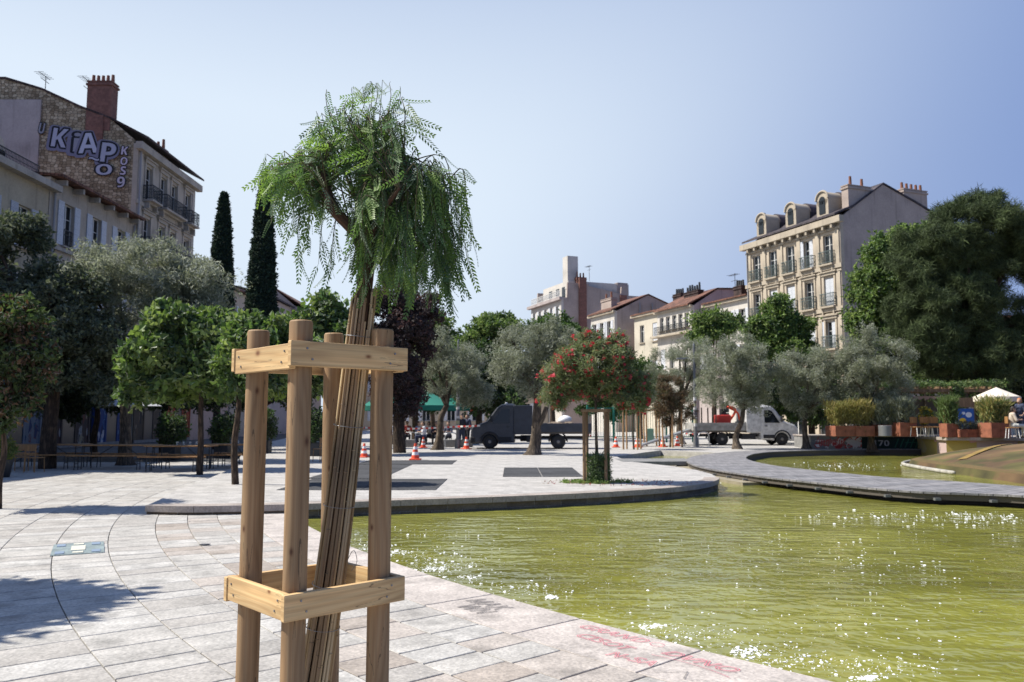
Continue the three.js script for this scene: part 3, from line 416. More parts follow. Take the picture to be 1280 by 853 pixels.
function railGeo(L, h, th, seed) { const g = new RoundedBoxGeometry(h, L, th, 2, 0.0035), p = g.attributes.position, uv = g.attributes.uv, n = g.attributes.normal, q = rng(seed); for (let i = 0; i < p.count; i++) { if (Math.abs(n.getY(i)) < 0.7) uv.setXY(i, (Math.abs(n.getX(i)) > 0.7 ? p.getZ(i) : p.getX(i)) + seed * 0.173, p.getY(i) + seed * 0.31); else uv.setXY(i, p.getX(i) * 1.5 + 0.3, p.getZ(i) * 0.2 + 0.15); } return g.rotateZ(Math.PI / 2); }
function stakeFrame(t, o) { // o: c [x,z], half diagonal, rotation, height, post radius, rail heights, rail size, materials
  const { c, hd, rot, h, pr, rails, rh, th, pm, rm } = o, cs = [0, 1, 2, 3].map(k => { const a = rot + k * Math.PI / 2; return V(c[0] + hd * Math.sin(a), 0, c[1] + hd * Math.cos(a)); });
  cs.forEach((p, k) => { const m = part('post', postGeo(pr, h + (o.jit?.[k] || 0), k + (o.seed || 1)), pm, t); m.position.set(p.x, o.y || 0, p.z); m.rotation.set((hash(k, 3) - 0.5) * 0.012, k * 1.3, (hash(k, 9) - 0.5) * 0.012); });
  const side = hd * Math.SQRT2;
  for (const y of rails) for (let k = 0; k < 4; k++) { const a = cs[k], b = cs[(k + 1) % 4], m = a.clone().add(b).multiplyScalar(0.5), nx = m.x - c[0], nz = m.z - c[1], n = Math.hypot(nx, nz), L = side + 2 * pr + (k % 2 ? 0 : 2 * th) + 0.012, ro = part('rail', railGeo(L, rh, th, k + y * 7 + (o.seed || 1)), rm, t); const s = n + pr + th / 2; ro.position.set(c[0] + nx / n * s, (o.y || 0) + y + (hash(k, y * 10) - 0.5) * 0.012, c[1] + nz / n * s); ro.rotation.y = Math.atan2(nx, nz); ro.rotation.z = (hash(k, y * 31) - 0.5) * 0.01; if (o.nails) for (const e of [-1, 1]) for (const q of [-1, 1]) part('nail_head', cy(0.0045, 0.0045, 0.003, 0, 0, 0, 8).rotateX(Math.PI / 2).translate(e * (side / 2 + 0.012 * q), q * 0.022, th / 2 + 0.0005), M.wire, ro); }
}
{
  const t = thing('stake_frame', 'pale wooden stake frame of four round posts and nailed rails round the pepper tree', 'stake frame', [0, 0, 0]);
  stakeFrame(t, { c: [-0.863, -3.575], hd: 0.285, rot: -0.035, h: 2.05, pr: 0.049, rails: [0.917, 1.908], rh: 0.103, th: 0.028, pm: M.post, rm: M.plankW, jit: [0.005, 0.0, 0.012, -0.002], seed: 3, nails: true });
}

// ------------------------------------------------------------ buildings
const wallM = (c, t = T.stucco) => mat(c, 0.92, { map: t });
const B = { cream: wallM([0.66, 0.57, 0.46]), greyStone: wallM([0.62, 0.55, 0.47]), yellow: wallM([0.62, 0.54, 0.40]), rubble: mat([0.68, 0.59, 0.49], 0.95, { map: T.rubble }), mauve: wallM([0.60, 0.50, 0.455]), mauveL: wallM([0.60, 0.53, 0.53]), white: wallM([0.78, 0.75, 0.71]), creamL: wallM([0.77, 0.72, 0.61]), pink: wallM([0.66, 0.50, 0.44]), lilac: wallM([0.66, 0.56, 0.60]), roof: mat([0.34, 0.18, 0.13], 0.9, { map: T.roof }), roofDark: mat([0.14, 0.10, 0.10], 0.9, { map: T.roof }), slate: mat([0.13, 0.12, 0.15], 0.8, { map: T.roof }), brick: mat([0.34, 0.16, 0.12], 0.9, { map: T.grain }), pot: mat([0.36, 0.15, 0.09], 0.9, { map: T.grain }), trim: wallM([0.66, 0.58, 0.47]), trimG: wallM([0.64, 0.58, 0.51]), shutter: wallM([0.74, 0.76, 0.80]), shutterG: wallM([0.58, 0.59, 0.62]), frame: mat([0.66, 0.65, 0.62], 0.6), iron: mat([0.035, 0.038, 0.04], 0.6, { metalness: 0.3 }), ironG: mat([0.09, 0.12, 0.115], 0.6), pipe: mat([0.28, 0.27, 0.27], 0.5), zinc: mat([0.30, 0.30, 0.31], 0.5) };
const slatTex = dtex(16, 128, (u, v) => { const f = (v * 10) % 1; return f < 0.25 ? 0.62 : 0.92; }, 1, true); slatTex.repeat.set(1, 1 / 0.75);
for (const k of ['shutter', 'shutterG']) { B[k] = mat(B[k].color, 0.8, { map: slatTex }); }
// W: {x, y, w, h, shut: 'open' | 'half' | 'closed', rail: true (guard in the opening), bal: depth, arch, dark}
function building(o) {
  const t = thing(o.name, o.label, 'building', o.pos, o.turn, o.group), [x0, x1] = o.x, h = o.h, D = o.depth;
  const holes = o.windows.map(w => [[w.x - w.w / 2, w.y], [w.x + w.w / 2, w.y], [w.x + w.w / 2, w.y + w.h], [w.x - w.w / 2, w.y + w.h]]);
  part('wall', ext([[x0, -0.2], [x1, -0.2], [x1, h], [x0, h]], 0.35, holes).translate(0, 0, -0.35), o.wall, t);
  part('rear_wall', bx(x1 - x0, h + 0.2, 0.3, (x0 + x1) / 2, h / 2 - 0.1, -D), o.side || o.wall, t);
  const near = o.gable || [[0, h], [D / 2, h + (o.rise ?? 1.6)], [D, h]];
  for (const [x, m] of [[x0, o.sideFar || o.side || o.wall], [x1, o.side || o.wall]]) { // profile [back, height]
    const g = ext([[0.352, -0.2], [D - 0.16, -0.2], ...near.filter(p => p[0] <= D).reverse().map(([b, y]) => [Math.min(D - 0.16, Math.max(0.352, b)), y])], 0.3); g.rotateY(Math.PI / 2).translate(x === x0 ? x0 : x1 - 0.3, 0, 0); part('side_wall', uvm(g), m, t);
  }
  // roof follows the profile, a little proud of it
  const prof = near.map(([b, y]) => [b, y]); prof[0] = [-(o.eave ?? 0.45), prof[0][1] - 0.02]; const tp = prof.map(([b, y]) => [b, y + 0.16]);
  if (!o.flat) { const g = ext([...prof.map(([b, y]) => [b, y + 0.012]), ...tp.reverse()], x1 - x0 + 0.16); g.rotateY(Math.PI / 2).translate(x0 - 0.08, 0, 0); part('roof', uvm(g), o.roof || B.roof, t); }
  else part('roof', bx(x1 - x0 - 0.6, 0.2, D - 0.6, (x0 + x1) / 2, h - 0.3, -D / 2), B.zinc, t);
  for (const w of o.windows) windowPart(t, w, o);
  for (const [y, hh, d] of o.bands || []) part('moulding', bx(x1 - x0 + 2 * d - 0.02, hh, d, (x0 + x1) / 2, y, d / 2 + 0.003), o.trim || B.trim, t);
  for (const [x, w, y, hh] of o.pilasters || []) part('pilaster', bx(w, hh, 0.09, x, y + hh / 2, 0.048), o.trim || B.trim, t);
  return t;
}
function windowPart(t, w, o) {
  const { x, y } = w, W = w.w, H = w.h, z = -0.22, f = 0.06, fm = o.frame || B.frame;
  const win = part('window', [bx(f, H, 0.06, x - W / 2 + f / 2, y + H / 2, z), bx(f, H, 0.06, x + W / 2 - f / 2, y + H / 2, z), bx(W - 2 * f, f, 0.06, x, y + H - f / 2, z), bx(W - 2 * f, f, 0.06, x, y + f / 2, z), bx(0.08, H - 2 * f, 0.05, x, y + H / 2, z), bx((W - 2 * f - 0.08) / 2, 0.035, 0.045, x - W / 4, y + H * 0.66, z), bx((W - 2 * f - 0.08) / 2, 0.035, 0.045, x + W / 4, y + H * 0.66, z)], fm, t);
  for (const s of [-1, 1]) part('pane', bx(W / 2 - f - 0.04, H - 2 * f, 0.012, x + s * (W / 4 - f / 2 + 0.02), y + H / 2, z - 0.01), M.glass, win);
  part('room_back', bx(W, H, 0.02, x, y + H / 2, -0.34), M.black, win);
  if (!w.bal) part('sill', bx(W + 0.24, 0.09, 0.16, x, y - 0.05, 0.083), o.trim || B.trim, t);
  const sm = o.shutter || B.shutter;
  if (w.shut === 'open') for (const s of [-1, 1]) part('shutter', bx(W / 2 + 0.04, H + 0.04, 0.04, x + s * (W * 0.75 + 0.03), y + H / 2, 0.034), sm, t);
  if (w.shut === 'half') part('shutter', bx(W / 2 + 0.04, H + 0.04, 0.04, x - (W * 0.75 + 0.03), y + H / 2, 0.034), sm, t);
  if (w.shut === 'half') part('shutter', bx(W / 2 - 0.02, H - 0.02, 0.04, x + W / 4, y + H / 2, -0.10), sm, t);
  if (w.shut === 'closed') for (const s of [-1, 1]) part('shutter', bx(W / 2 - 0.02, H - 0.02, 0.04, x + s * W / 4, y + H / 2, -0.08), sm, t);
  if (w.surround) part('surround', [bx(0.16, H + 0.2, 0.07, x - W / 2 - 0.085, y + H / 2 + 0.1, 0.038), bx(0.16, H + 0.2, 0.07, x + W / 2 + 0.085, y + H / 2 + 0.1, 0.038), bx(W + 0.5, 0.22, 0.14, x, y + H + 0.31, 0.073), bx(W + 0.8, 0.10, 0.24, x, y + H + 0.475, 0.123)], o.trim || B.trim, t);
  if (w.rail) part('guard_rail', railing(x - W / 2, x + W / 2, y + 0.02, 0.95, -0.05), o.iron || B.iron, t);
  if (w.bal) { const bw = w.bw || W + 0.55; const b = part('balcony', [bx(bw, 0.13, w.bal, x + (w.bx || 0), y - 0.07, w.bal / 2 + 0.002), bx(bw - 0.2, 0.12, w.bal * 0.55, x + (w.bx || 0), y - 0.2, w.bal * 0.275 + 0.002), ...[-1, 1].map(s => bx(0.14, 0.35, w.bal * 0.6, x + (w.bx || 0) + s * (bw / 2 - 0.18), y - 0.44, w.bal * 0.3 + 0.002))], o.trim || B.trim, t); part('railing', [railing(x + (w.bx || 0) - bw / 2 + 0.04, x + (w.bx || 0) + bw / 2 - 0.04, y, 1.0, w.bal - 0.05), railing(0, w.bal - 0.06, y, 1.0, 0).rotateY(-Math.PI / 2).translate(x + (w.bx || 0) - bw / 2 + 0.05, 0, 0.02), railing(0, w.bal - 0.06, y, 1.0, 0).rotateY(-Math.PI / 2).translate(x + (w.bx || 0) + bw / 2 - 0.05, 0, 0.02)], o.iron || B.iron, b); }
}
function railing(x0, x1, y, h, z) { const g = [bx(x1 - x0, 0.05, 0.05, (x0 + x1) / 2, y + h, z), bx(x1 - x0, 0.04, 0.03, (x0 + x1) / 2, y + 0.1, z), bx(x1 - x0, 0.03, 0.03, (x0 + x1) / 2, y + h * 0.72, z)], n = Math.max(3, Math.round((x1 - x0) / 0.12)); for (let i = 0; i <= n; i++) g.push(bx(0.022, h - 0.1, 0.022, x0 + (x1 - x0) * i / n, y + h / 2 + 0.04, z)); for (let i = 0; i < n; i += 1) g.push(bx(0.09, 0.02, 0.02, x0 + (x1 - x0) * (i + 0.5) / n, y + h * 0.45 + (i % 2) * 0.1, z)); return merge(g); }
function chimney(t, x, y, z, w, h, d, pots, m, pm = B.pot) { const c = part('chimney', [bx(w, h, d, x, y + h / 2, z), bx(w + 0.16, 0.14, d + 0.16, x, y + h - 0.18, z), bx(w + 0.1, 0.08, d + 0.1, x, y + h + 0.04, z)], m, t); const long = d > w; for (let i = 0; i < pots; i++) { const k = (i + 0.5) / pots - 0.5; part('chimney_pot', cy(0.13, 0.10, 0.55 + 0.3 * hash(i, pots), x + (long ? 0 : k * w), y + h + 0.06, z + (long ? k * d : 0), 10), pm, c); } return c; }
function aerial(t, x, y, z, h = 2) { const g = [cy(0.03, 0.03, h, x, y, z, 6), bx(1.4, 0.03, 0.03, x - 0.2, y + h * 0.95, z), bx(1.0, 0.03, 0.03, x - 0.1, y + h * 0.72, z)]; for (let i = 0; i < 6; i++) g.push(bx(0.02, 0.02, 0.7, x - 0.85 + i * 0.24, y + h * 0.95, z)); part('aerial', g, M.darkMetal, t); }
const win = (xs, y, w, h, e = {}) => xs.map((x, i) => ({ x, y, w, h, ...e, ...(e.each ? e.each[i] : {}) }));
const graf = (fn) => mat([0.9, 0.9, 0.9], 0.85, { map: canv(512, 256, fn) });
function scrawl(c, w, h, n, pal, s) { const r = rng(s); c.lineCap = c.lineJoin = 'round'; for (let i = 0; i < n; i++) { const x = r() * w, y = r() * h, R = 20 + 46 * r(); c.fillStyle = pal[Math.floor(r() * pal.length)]; c.strokeStyle = pal[Math.floor(r() * pal.length)]; c.lineWidth = 5 + 9 * r(); c.beginPath(); for (let k = 0; k < 6; k++) { const a = k * 1.05 + r() * 0.5, q = R * (0.5 + r()); k ? c.lineTo(x + q * Math.cos(a), y + q * 0.8 * Math.sin(a)) : c.moveTo(x + q, y); } c.closePath(); if (r() < 0.6) c.fill(); c.stroke(); } }

// --- left row: the fronts run away from the camera along x = -25
const LX = -25.9, LT = Math.PI / 2;
{
  // tall stone house with the rubble gable and lettering
  const d0 = 53.9, t = building({ name: 'corner_house', label: 'tall grey stone house with iron balconies and a rubble gable covered in graffiti letters', pos: [LX, 0, -d0], turn: LT, x: [0, 9.9], h: 20.7, depth: 14, wall: B.greyStone, side: B.rubble, trim: B.trimG, roof: B.roofDark, eave: 0.7, gable: [[0, 21.0], [2, 22.4], [4.1, 23.2], [6.9, 24.5], [9.5, 25.3], [14, 25.3]],
    bands: [[20.45, 0.5, 0.45], [16.6, 0.3, 0.12], [12.9, 0.3, 0.12], [9.2, 0.3, 0.12], [4.4, 0.4, 0.2]], pilasters: [[0.35, 0.5, 4.6, 15.5], [9.55, 0.5, 4.6, 15.5]],
    windows: [...[17.0, 13.3, 9.6, 5.6].flatMap(y => win([1.7, 4.1, 6.0, 8.5], y, 1.05, 2.5, { surround: true, each: [{ bal: 0.75 }, { bal: 0.75, bw: 3.7, bx: 0.95 }, {}, { bal: 0.75 }] })), ...win([1.8, 5, 8.2], 0.4, 1.9, 3.1)] });
  chimney(t, 0.4, 21.6, -2.9, 0.9, 3.5, 1.7, 5, B.brick); chimney(t, 6.5, 21.2, -1.6, 0.8, 1.2, 1.2, 3, B.mauve);
  part('chimney_breast', bx(0.12, 2.7, 1.2, -0.064, 21.3, -3.1), B.brick, t); part('plaster_panel', bx(0.1, 7, 7, -0.054, 20.3, -10.4), B.mauveL, t);
  aerial(t, 0.7, 23, -4.1, 2.6); aerial(t, 0.8, 24.5, -7.2, 1.4);
  part('downpipe', cy(0.07, 0.07, 20.2, 0.16, 0.2, 0.12, 8), B.pipe, t);
  // lettering along the gable foot
  const gt = canv(1024, 819, (c, w, h) => {
    c.clearRect(0, 0, w, h); c.lineJoin = 'round'; c.lineCap = 'round';
    const put = (s, x, y, size, a, kx, fill, lw) => { c.save(); c.translate(x, y); c.rotate(a); c.scale(kx, 1); c.font = 'bold ' + size + 'px sans-serif'; if (size > 200) { c.lineWidth = lw * 2.1; c.strokeStyle = '#77768a'; c.strokeText(s, -6, 10); } c.lineWidth = lw; c.strokeStyle = '#14161f'; c.strokeText(s, 0, 0); c.fillStyle = fill; c.fillText(s, 0, 0); c.restore(); };
    put('U', 40, 205, 150, 0.15, 0.7, '#8f8e96', 22); put('K', 160, 340, 270, 0.12, 1.05, '#a9aabb', 36); put('i', 380, 400, 260, 0.05, 1.6, '#8c8c9a', 36); put('A', 470, 420, 290, -0.04, 1.05, '#b6b9ca', 36); put('P', 660, 500, 280, 0.1, 1.15, '#a6a8b9', 36);
    put('K', 890, 430, 120, 0.1, 1, '#c3b7c7', 16); put('O', 890, 535, 110, 0.1, 1, '#c3b7c7', 16); put('S', 895, 640, 120, 0.05, 1.1, '#c3b7c7', 16); put('9', 870, 770, 150, 0, 1.1, '#b6b0bd', 18); put('O', 640, 640, 150, 0, 1.7, '#aeb0c2', 22); put('~', 560, 520, 160, 0.2, 1.4, '#aeb0c2', 18);
  });
  const gm = new THREE.MeshStandardMaterial({ map: gt, transparent: true, roughness: 0.85 });
  const g = new THREE.PlaneGeometry(7, 5.6); g.rotateY(-Math.PI / 2).translate(-0.14, 20.0, -3.8); part('graffiti', g, gm, t);
}
{
  const t = building({ name: 'shuttered_house', label: 'pale stone house with white shutters beside the graffiti gable', pos: [LX, 0, -43.8], turn: LT, x: [0, 10.0], h: 15.2, depth: 11, wall: B.greyStone, trim: B.trimG, roof: B.roof, gable: [[0, 15.2], [4, 15.6], [11, 15.6]], eave: 0.75, side: B.mauve,
    bands: [[11.3, 0.22, 0.18], [7.2, 0.22, 0.18], [4.2, 0.4, 0.2]], windows: [...[11.6, 7.5].flatMap(y => win([2.0, 5.1, 8.2], y, 1.1, 2.5, { shut: 'open', rail: true })), ...win([1.9, 5, 8.2], 4.9, 1.1, 1.6, { shut: 'open' }), ...win([1.8, 5, 8.2], 0.4, 2.0, 3.1)] });
  for (const x of [0.6, 2.4, 4.2, 6, 7.8, 9.4]) part('bracket', bx(0.18, 0.3, 0.6, x, 15.0, 0.31), B.trimG, t);
  part('downpipe', cy(0.06, 0.06, 14.6, 9.85, 0.2, 0.1, 8), B.pipe, t);
  part('downpipe', cy(0.06, 0.06, 14.6, 0.35, 0.2, 0.1, 8), B.pipe, t);
}
{
  const t = building({ name: 'yellow_house', label: 'ochre plastered house with grey shutters and a roof terrace', pos: [LX, 0, -33.6], turn: LT, x: [0, 10.1], h: 14.4, depth: 12, wall: B.yellow, trim: B.trimG, shutter: B.shutterG, flat: true, gable: [[0, 14.4], [12, 14.4]], side: B.mauve,
    bands: [[14.55, 0.35, 0.5], [4.2, 0.4, 0.2]], windows: [...[10.7, 7.2].flatMap(y => win([1.6, 4.8, 8.0], y, 1.15, 2.2, { shut: 'open' })), ...win([1.8, 5, 8.2], 0.4, 2.0, 3.1)] });
  part('penthouse', bx(9.8, 6.9, 6, 4.9, 17.8, -9.5), B.mauve, t); part('roof_rail', railing(0, 9.9, 14.7, 1.0, -0.5), B.iron, t);
  part('dormer_block', [bx(1.6, 1.7, 2.2, 8.3, 15.4, -3.0), cy(0.8, 0.8, 2.2, 0, 0, 0, 16).rotateX(Math.PI / 2).translate(8.3, 16.2, -4.1)], B.trimG, t);
}
{
  building({ name: 'terrace_house', label: 'plain pale house with red chimney pots behind the cypresses', pos: [LX, 0, -64.2], turn: LT, x: [0, 9], h: 12.4, depth: 10, wall: B.pink, side: B.creamL, rise: 1.6, roof: B.roof, windows: win([2, 4.6, 7.2], 8.6, 1.1, 2.2, { shut: 'open' }) });
  const b = building({ name: 'terrace_house', label: 'grey house with tall chimney stack standing between the cypresses', pos: [LX, 0, -73.6], turn: LT, x: [0, 9], h: 13.6, depth: 10, wall: B.greyStone, side: B.mauveL, rise: 1.3, trim: B.trimG, windows: win([2, 4.6, 7.2], 10, 1.1, 2.2, { shut: 'open' }) });
  chimney(b, 0.8, 13.9, -1.2, 1.0, 1.9, 1.4, 3, B.lilac);
  building({ name: 'terrace_house', label: 'low grey house with tiled roof behind the tall cypress', pos: [LX, 0, -83], turn: LT, x: [0, 10], h: 14.6, depth: 9, wall: B.mauveL, rise: 1.2, roof: B.slate, windows: win([2, 5, 8], 10.6, 1.1, 2.2, { shut: 'open' }) });
  building({ name: 'terrace_house', label: 'distant mauve gable house glimpsed under the pepper tree', pos: [LX + 0.8, 0, -93.4], turn: LT, x: [0, 12], h: 14.8, depth: 11, wall: B.mauve, side: B.mauve, gable: [[0, 14.8], [3, 17], [6, 15.6], [11, 14]], windows: win([2, 5, 8], 10.4, 1.1, 2.2, { shut: 'closed' }) });
}
for (const [i, z] of [[0, -22.8], [1, -12]]) building({ name: 'row_house', label: ['plain ochre house continuing the shop row beside the yellow house', 'plain grey house at the near end of the shop row'][i], pos: [LX, 0, z], turn: LT, x: [0, 10.6], h: 15, depth: 11, wall: i ? B.greyStone : B.yellow, trim: B.trimG, rise: 1.2, windows: [11, 7.4].flatMap(y => win([2, 5.3, 8.6], y, 1.1, 2.2, { shut: 'open' })) });
{ // shop fronts set into the ground floors of the left row, each its own thing
  const pal = [['#20406e', '#5a9ad0', '#d8d8e6', '#7a2f6a'], ['#8f9aa8', '#2f6a86', '#8a4a44', '#31447a'], ['#4a3a36', '#b8a888', '#7a3a30', '#c0c0c0'], ['#2a4f94', '#6fb0de', '#e8e6ee', '#1e2c58'], ['#6a5a48', '#c9b79a', '#3f3a36', '#8a6a4a'], ['#c8502c', '#e0d6c6', '#2c5a4a', '#f0c050']];
  const names = ['blue shop front with painted graffiti panels behind the tables', 'pale shop front with teal and red tags under the dark tree', 'dark red shop front with painted lettering beyond the tables', 'bright blue shop front with white tags beyond the benches', 'brown shop front with cream panels beside the red one', 'orange shop front with a green tag at the row\u2019s far end'];
  [34.6, 39.4, 44.4, 49.4, 54.6, 59.6].forEach((d, i) => {
    const t = thing('shop_front', names[i], 'shop front', [LX + 0.06, 0, -d], LT), w = 4.4, tex = canv(512, 384, (c, W, H) => { c.fillStyle = pal[i][0]; c.fillRect(0, 0, W, H); scrawl(c, W, H, 26, pal[i], 40 + i); });
    for (const s of [0, 1, 2]) part('shop_panel', new THREE.BoxGeometry(w / 3 - 0.16, 2.9, 0.12).translate(w / 6 + s * w / 3, 1.5, 0.08), s === 1 ? mat([0.04, 0.045, 0.05], 0.3) : mat([0.45, 0.45, 0.45], 0.8, { map: tex }), t);
    part('fascia_board', bx(w, 0.7, 0.16, w / 2, 3.35, 0.1), mat(new THREE.Color(pal[i][1]).multiplyScalar(0.4), 0.8), t); part('plinth', bx(w, 0.2, 0.2, w / 2, 0.1, 0.12), M.concreteG, t);
    for (let k = 0; k < 4; k++) part('mullion', bx(0.14, 2.9, 0.16, k * w / 3, 1.5, 0.1), mat(new THREE.Color(pal[i][0]).multiplyScalar(0.5), 0.7), t);
  });
}
// --- right row: fronts face the sun, gables face the camera
const RT = Math.atan2(-0.93, 0.367);
{
  const bays = [-1.35, -3.55, -5.75, -7.95, -10.15], t = building({ name: 'mansard_house', label: 'cream stone apartment house with grey balconies and three round-topped dormers', pos: [25.9, 0, -62], turn: RT, x: [-11.4, 0], h: 17.6, depth: 12.4, wall: B.cream, side: B.mauve, trim: B.trim, iron: B.ironG, roof: B.slate, eave: 0.55, gable: [[0, 17.7], [1.6, 18.6], [4.7, 20.7], [8.2, 19.5], [12.4, 17.9]],
    bands: [[17.35, 0.5, 0.5], [16.75, 0.16, 0.14], [13.7, 0.34, 0.2], [13.35, 0.14, 0.12], [10.3, 0.34, 0.2], [9.95, 0.14, 0.12], [6.9, 0.34, 0.2], [4.0, 0.4, 0.24]], pilasters: [-0.3, -2.45, -4.65, -6.85, -9.05, -11.1].flatMap(x => [[x, 0.42, 13.9, 2.75], [x, 0.42, 10.5, 2.75], [x, 0.42, 7.1, 2.7]]),
    windows: [[14.0, 2.4, ['', 'half', '', '', '']], [10.6, 2.3, ['closed', '', 'closed', 'closed', '']], [7.2, 2.2, ['half', 'closed', 'closed', '', 'closed']], [4.4, 1.7, ['', '', '', '', '']]].flatMap(([y, h, s]) => win(bays, y, 1.05, h, { each: s.map(q => ({ shut: q || undefined, bal: 0.42, bw: 1.55, surround: y < 12 })) })).concat(win([-2, -5.7, -9.4], 0.3, 2.2, 3.2)) });
  for (let i = 0; i < 12; i++) part('bracket', bx(0.2, 0.34, 0.42, -0.5 - i * 0.945, 16.95, 0.23), B.trim, t);
  for (const x of [-2.0, -5.75, -9.6]) { const d = part('dormer', [bx(1.3, 1.5, 1.5, x, 18.75, -0.95), cy(0.65, 0.65, 1.5, 0, 0, 0, 18).rotateX(Math.PI / 2).translate(x, 19.5, -1.7), new THREE.TorusGeometry(0.68, 0.09, 6, 14, Math.PI).translate(x, 19.5, -0.16)], B.trim, t); part('dormer_window', [bx(0.66, 1.1, 0.05, x, 18.85, -0.175), cy(0.33, 0.33, 0.05, 0, 0, 0, 18).rotateX(Math.PI / 2).translate(x, 19.4, -0.2)], M.glass, d); part('dormer_roof', [bx(1.5, 1.2, 2.2, x, 19.05, -2.8), cy(0.72, 0.72, 2.2, 0, 0, 0, 16).rotateX(Math.PI / 2).translate(x, 19.55, -3.9)], B.slate, d); }
  chimney(t, -0.45, 18.3, -2.3, 0.7, 2.0, 2.4, 2, B.mauve); chimney(t, -0.45, 18.4, -8.3, 0.8, 2.2, 2.6, 5, B.mauve); chimney(t, -10.6, 18, -1.6, 0.6, 1.7, 0.8, 2, B.mauve, M.darkMetal);
  const gw = part('window', bx(0.05, 1.0, 0.7, 0.02, 15.2, -7.0), M.glass, t);
  part('downpipe', cy(0.06, 0.06, 17, -11.3, 0.2, 0.16, 8), B.pipe, t);
  const t2 = building({ name: 'town_house', label: 'white and pink house with pale blue shutters beside the mansard house', pos: [25.9 + 0.3, 0, -62 - 0.1], turn: RT, x: [-18.6, -11.8], h: 13.0, depth: 10, wall: B.white, side: B.pink, rise: 1.0, windows: [...win([-12.8, -14.9, -17.2], 10.0, 0.95, 1.9, { shut: 'open' }), ...win([-12.8, -14.9, -17.2], 6.6, 0.95, 2.0, { shut: 'open' }), ...win([-13, -16], 0.4, 1.6, 2.8)], bands: [[12.85, 0.25, 0.3]] });
  chimney(t2, -15.6, 13.2, -2, 1.2, 1.3, 0.7, 4, B.roofDark, M.darkMetal); aerial(t2, -16.4, 13.4, -2, 2.6);
}
function rowHouse(o, px, d) { const X = (px - 640) / 1000 * d; return building({ ...o, pos: [X, 0, -d], turn: RT }); }
{
  const t = rowHouse({ name: 'town_house', label: 'white house with a strip of attic windows and a lilac gable', x: [-6.4, 0], h: 13.1, depth: 9, wall: B.white, side: B.lilac, gable: [[0, 13.1], [3.2, 14.9], [9, 15.2]], roof: B.roof, windows: [...win([-0.8, -1.95, -3.1, -4.3, -5.5], 11.0, 0.8, 1.45), ...win([-1.3, -3.7, -5.4], 6.9, 0.9, 2.1, { each: [{}, {}, { shut: 'closed' }] }), ...win([-2, -4.6], 3.6, 0.9, 2.0)], bands: [[10.4, 0.2, 0.6], [13.0, 0.2, 0.3]] }, 866, 80);
  part('balcony_rail', railing(-6.3, -0.1, 10.5, 0.9, 0.5), B.iron, t); chimney(t, -3, 13.6, -2.4, 2.6, 1.4, 0.7, 6, B.roofDark, M.darkMetal);
  const y = rowHouse({ name: 'low_house', label: 'small yellow house with a tiled roof under the lilac gable', x: [-4.5, 0], h: 9.4, depth: 7, wall: B.mauveL, side: B.creamL, rise: 1.3, windows: win([-1.2, -3.2], 6.2, 0.9, 1.8, { shut: 'open' }) }, 898, 77);
  const c = rowHouse({ name: 'town_house', label: 'plain cream house with four small shuttered windows', x: [-5.9, 0], h: 13.4, depth: 9, wall: B.creamL, side: B.creamL, rise: 1.0, windows: [...win([-1.5, -4.2], 10.2, 0.95, 2.0, { each: [{ shut: 'closed' }, {}] }), ...win([-1.5, -4.2], 6.0, 0.95, 2.1, { each: [{ shut: 'half' }, { shut: 'half' }] }), ...win([-1.5, -4.2], 2.4, 0.95, 2.1)], bands: [[13.3, 0.25, 0.35]] }, 829, 86);
  chimney(c, -1, 13.8, -3, 1.6, 1.6, 0.8, 4, B.roofDark, M.darkMetal);
  const a = rowHouse({ name: 'town_house', label: 'narrow white fronted house with a blank mauve gable and tiled roof', x: [-6, 0], h: 14.3, depth: 10.5, wall: B.white, side: B.mauve, gable: [[0, 14.3], [4.6, 16.4], [8, 15.2], [10.5, 14]], windows: [...win([-1.3, -3.1, -4.9], 10.9, 0.95, 2.3, { shut: 'open' }), ...win([-1.3, -3.1, -4.9], 7.0, 0.95, 2.3, { shut: 'open' }), ...win([-1.3, -3.1, -4.9], 3.2, 0.95, 2.3)], bands: [[14.2, 0.25, 0.35], [10.3, 0.14, 0.1]] }, 769, 93);
  chimney(a, -4.2, 14.4, -1.6, 2.6, 1.9, 0.8, 2, B.mauve); for (const s of [3.4, 5.1]) part('downpipe', cy(0.09, 0.09, 3, 0.1, 12.4, -s, 8), B.pipe, a);
  const m = rowHouse({ name: 'apartment_block', label: 'tall mauve apartment block with a setback top floor, brick flue and white lift tower', x: [-10.5, 0], h: 18.2, depth: 13, wall: B.white, side: B.mauve, flat: true, gable: [[0, 18.2], [0.9, 18.2], [1.0, 20.3], [4.2, 20.3], [4.3, 20.0], [9.3, 19.2], [9.4, 20.2], [10.4, 20.2], [10.5, 19.0], [13, 19]], trim: B.mauveL, windows: [...win([-1.1, -3.1, -5.1, -7.1, -9.2], 14.6, 1.0, 2.5, { shut: 'half' }), ...win([-1.1, -3.1, -5.1, -7.1, -9.2], 11, 1.0, 2.5, { rail: true })], bands: [[18.0, 0.4, 0.5], [14.2, 0.2, 0.3]] }, 702, 108);
  part('top_floor', [bx(8.6, 2.6, 9.5, -5.0, 19.4, -6.2)], B.white, m); for (const x of [-2.2, -4.2, -6.6]) part('window', bx(1.0, 1.6, 0.06, x, 19.2, -1.42), M.glass, m);
  part('lift_tower', bx(1.6, 4.6, 1.6, -1.6, 21.9, -2.2), B.white, m); part('roof_rail', railing(-10.2, -0.2, 18.3, 0.9, 0.1), B.frame, m);
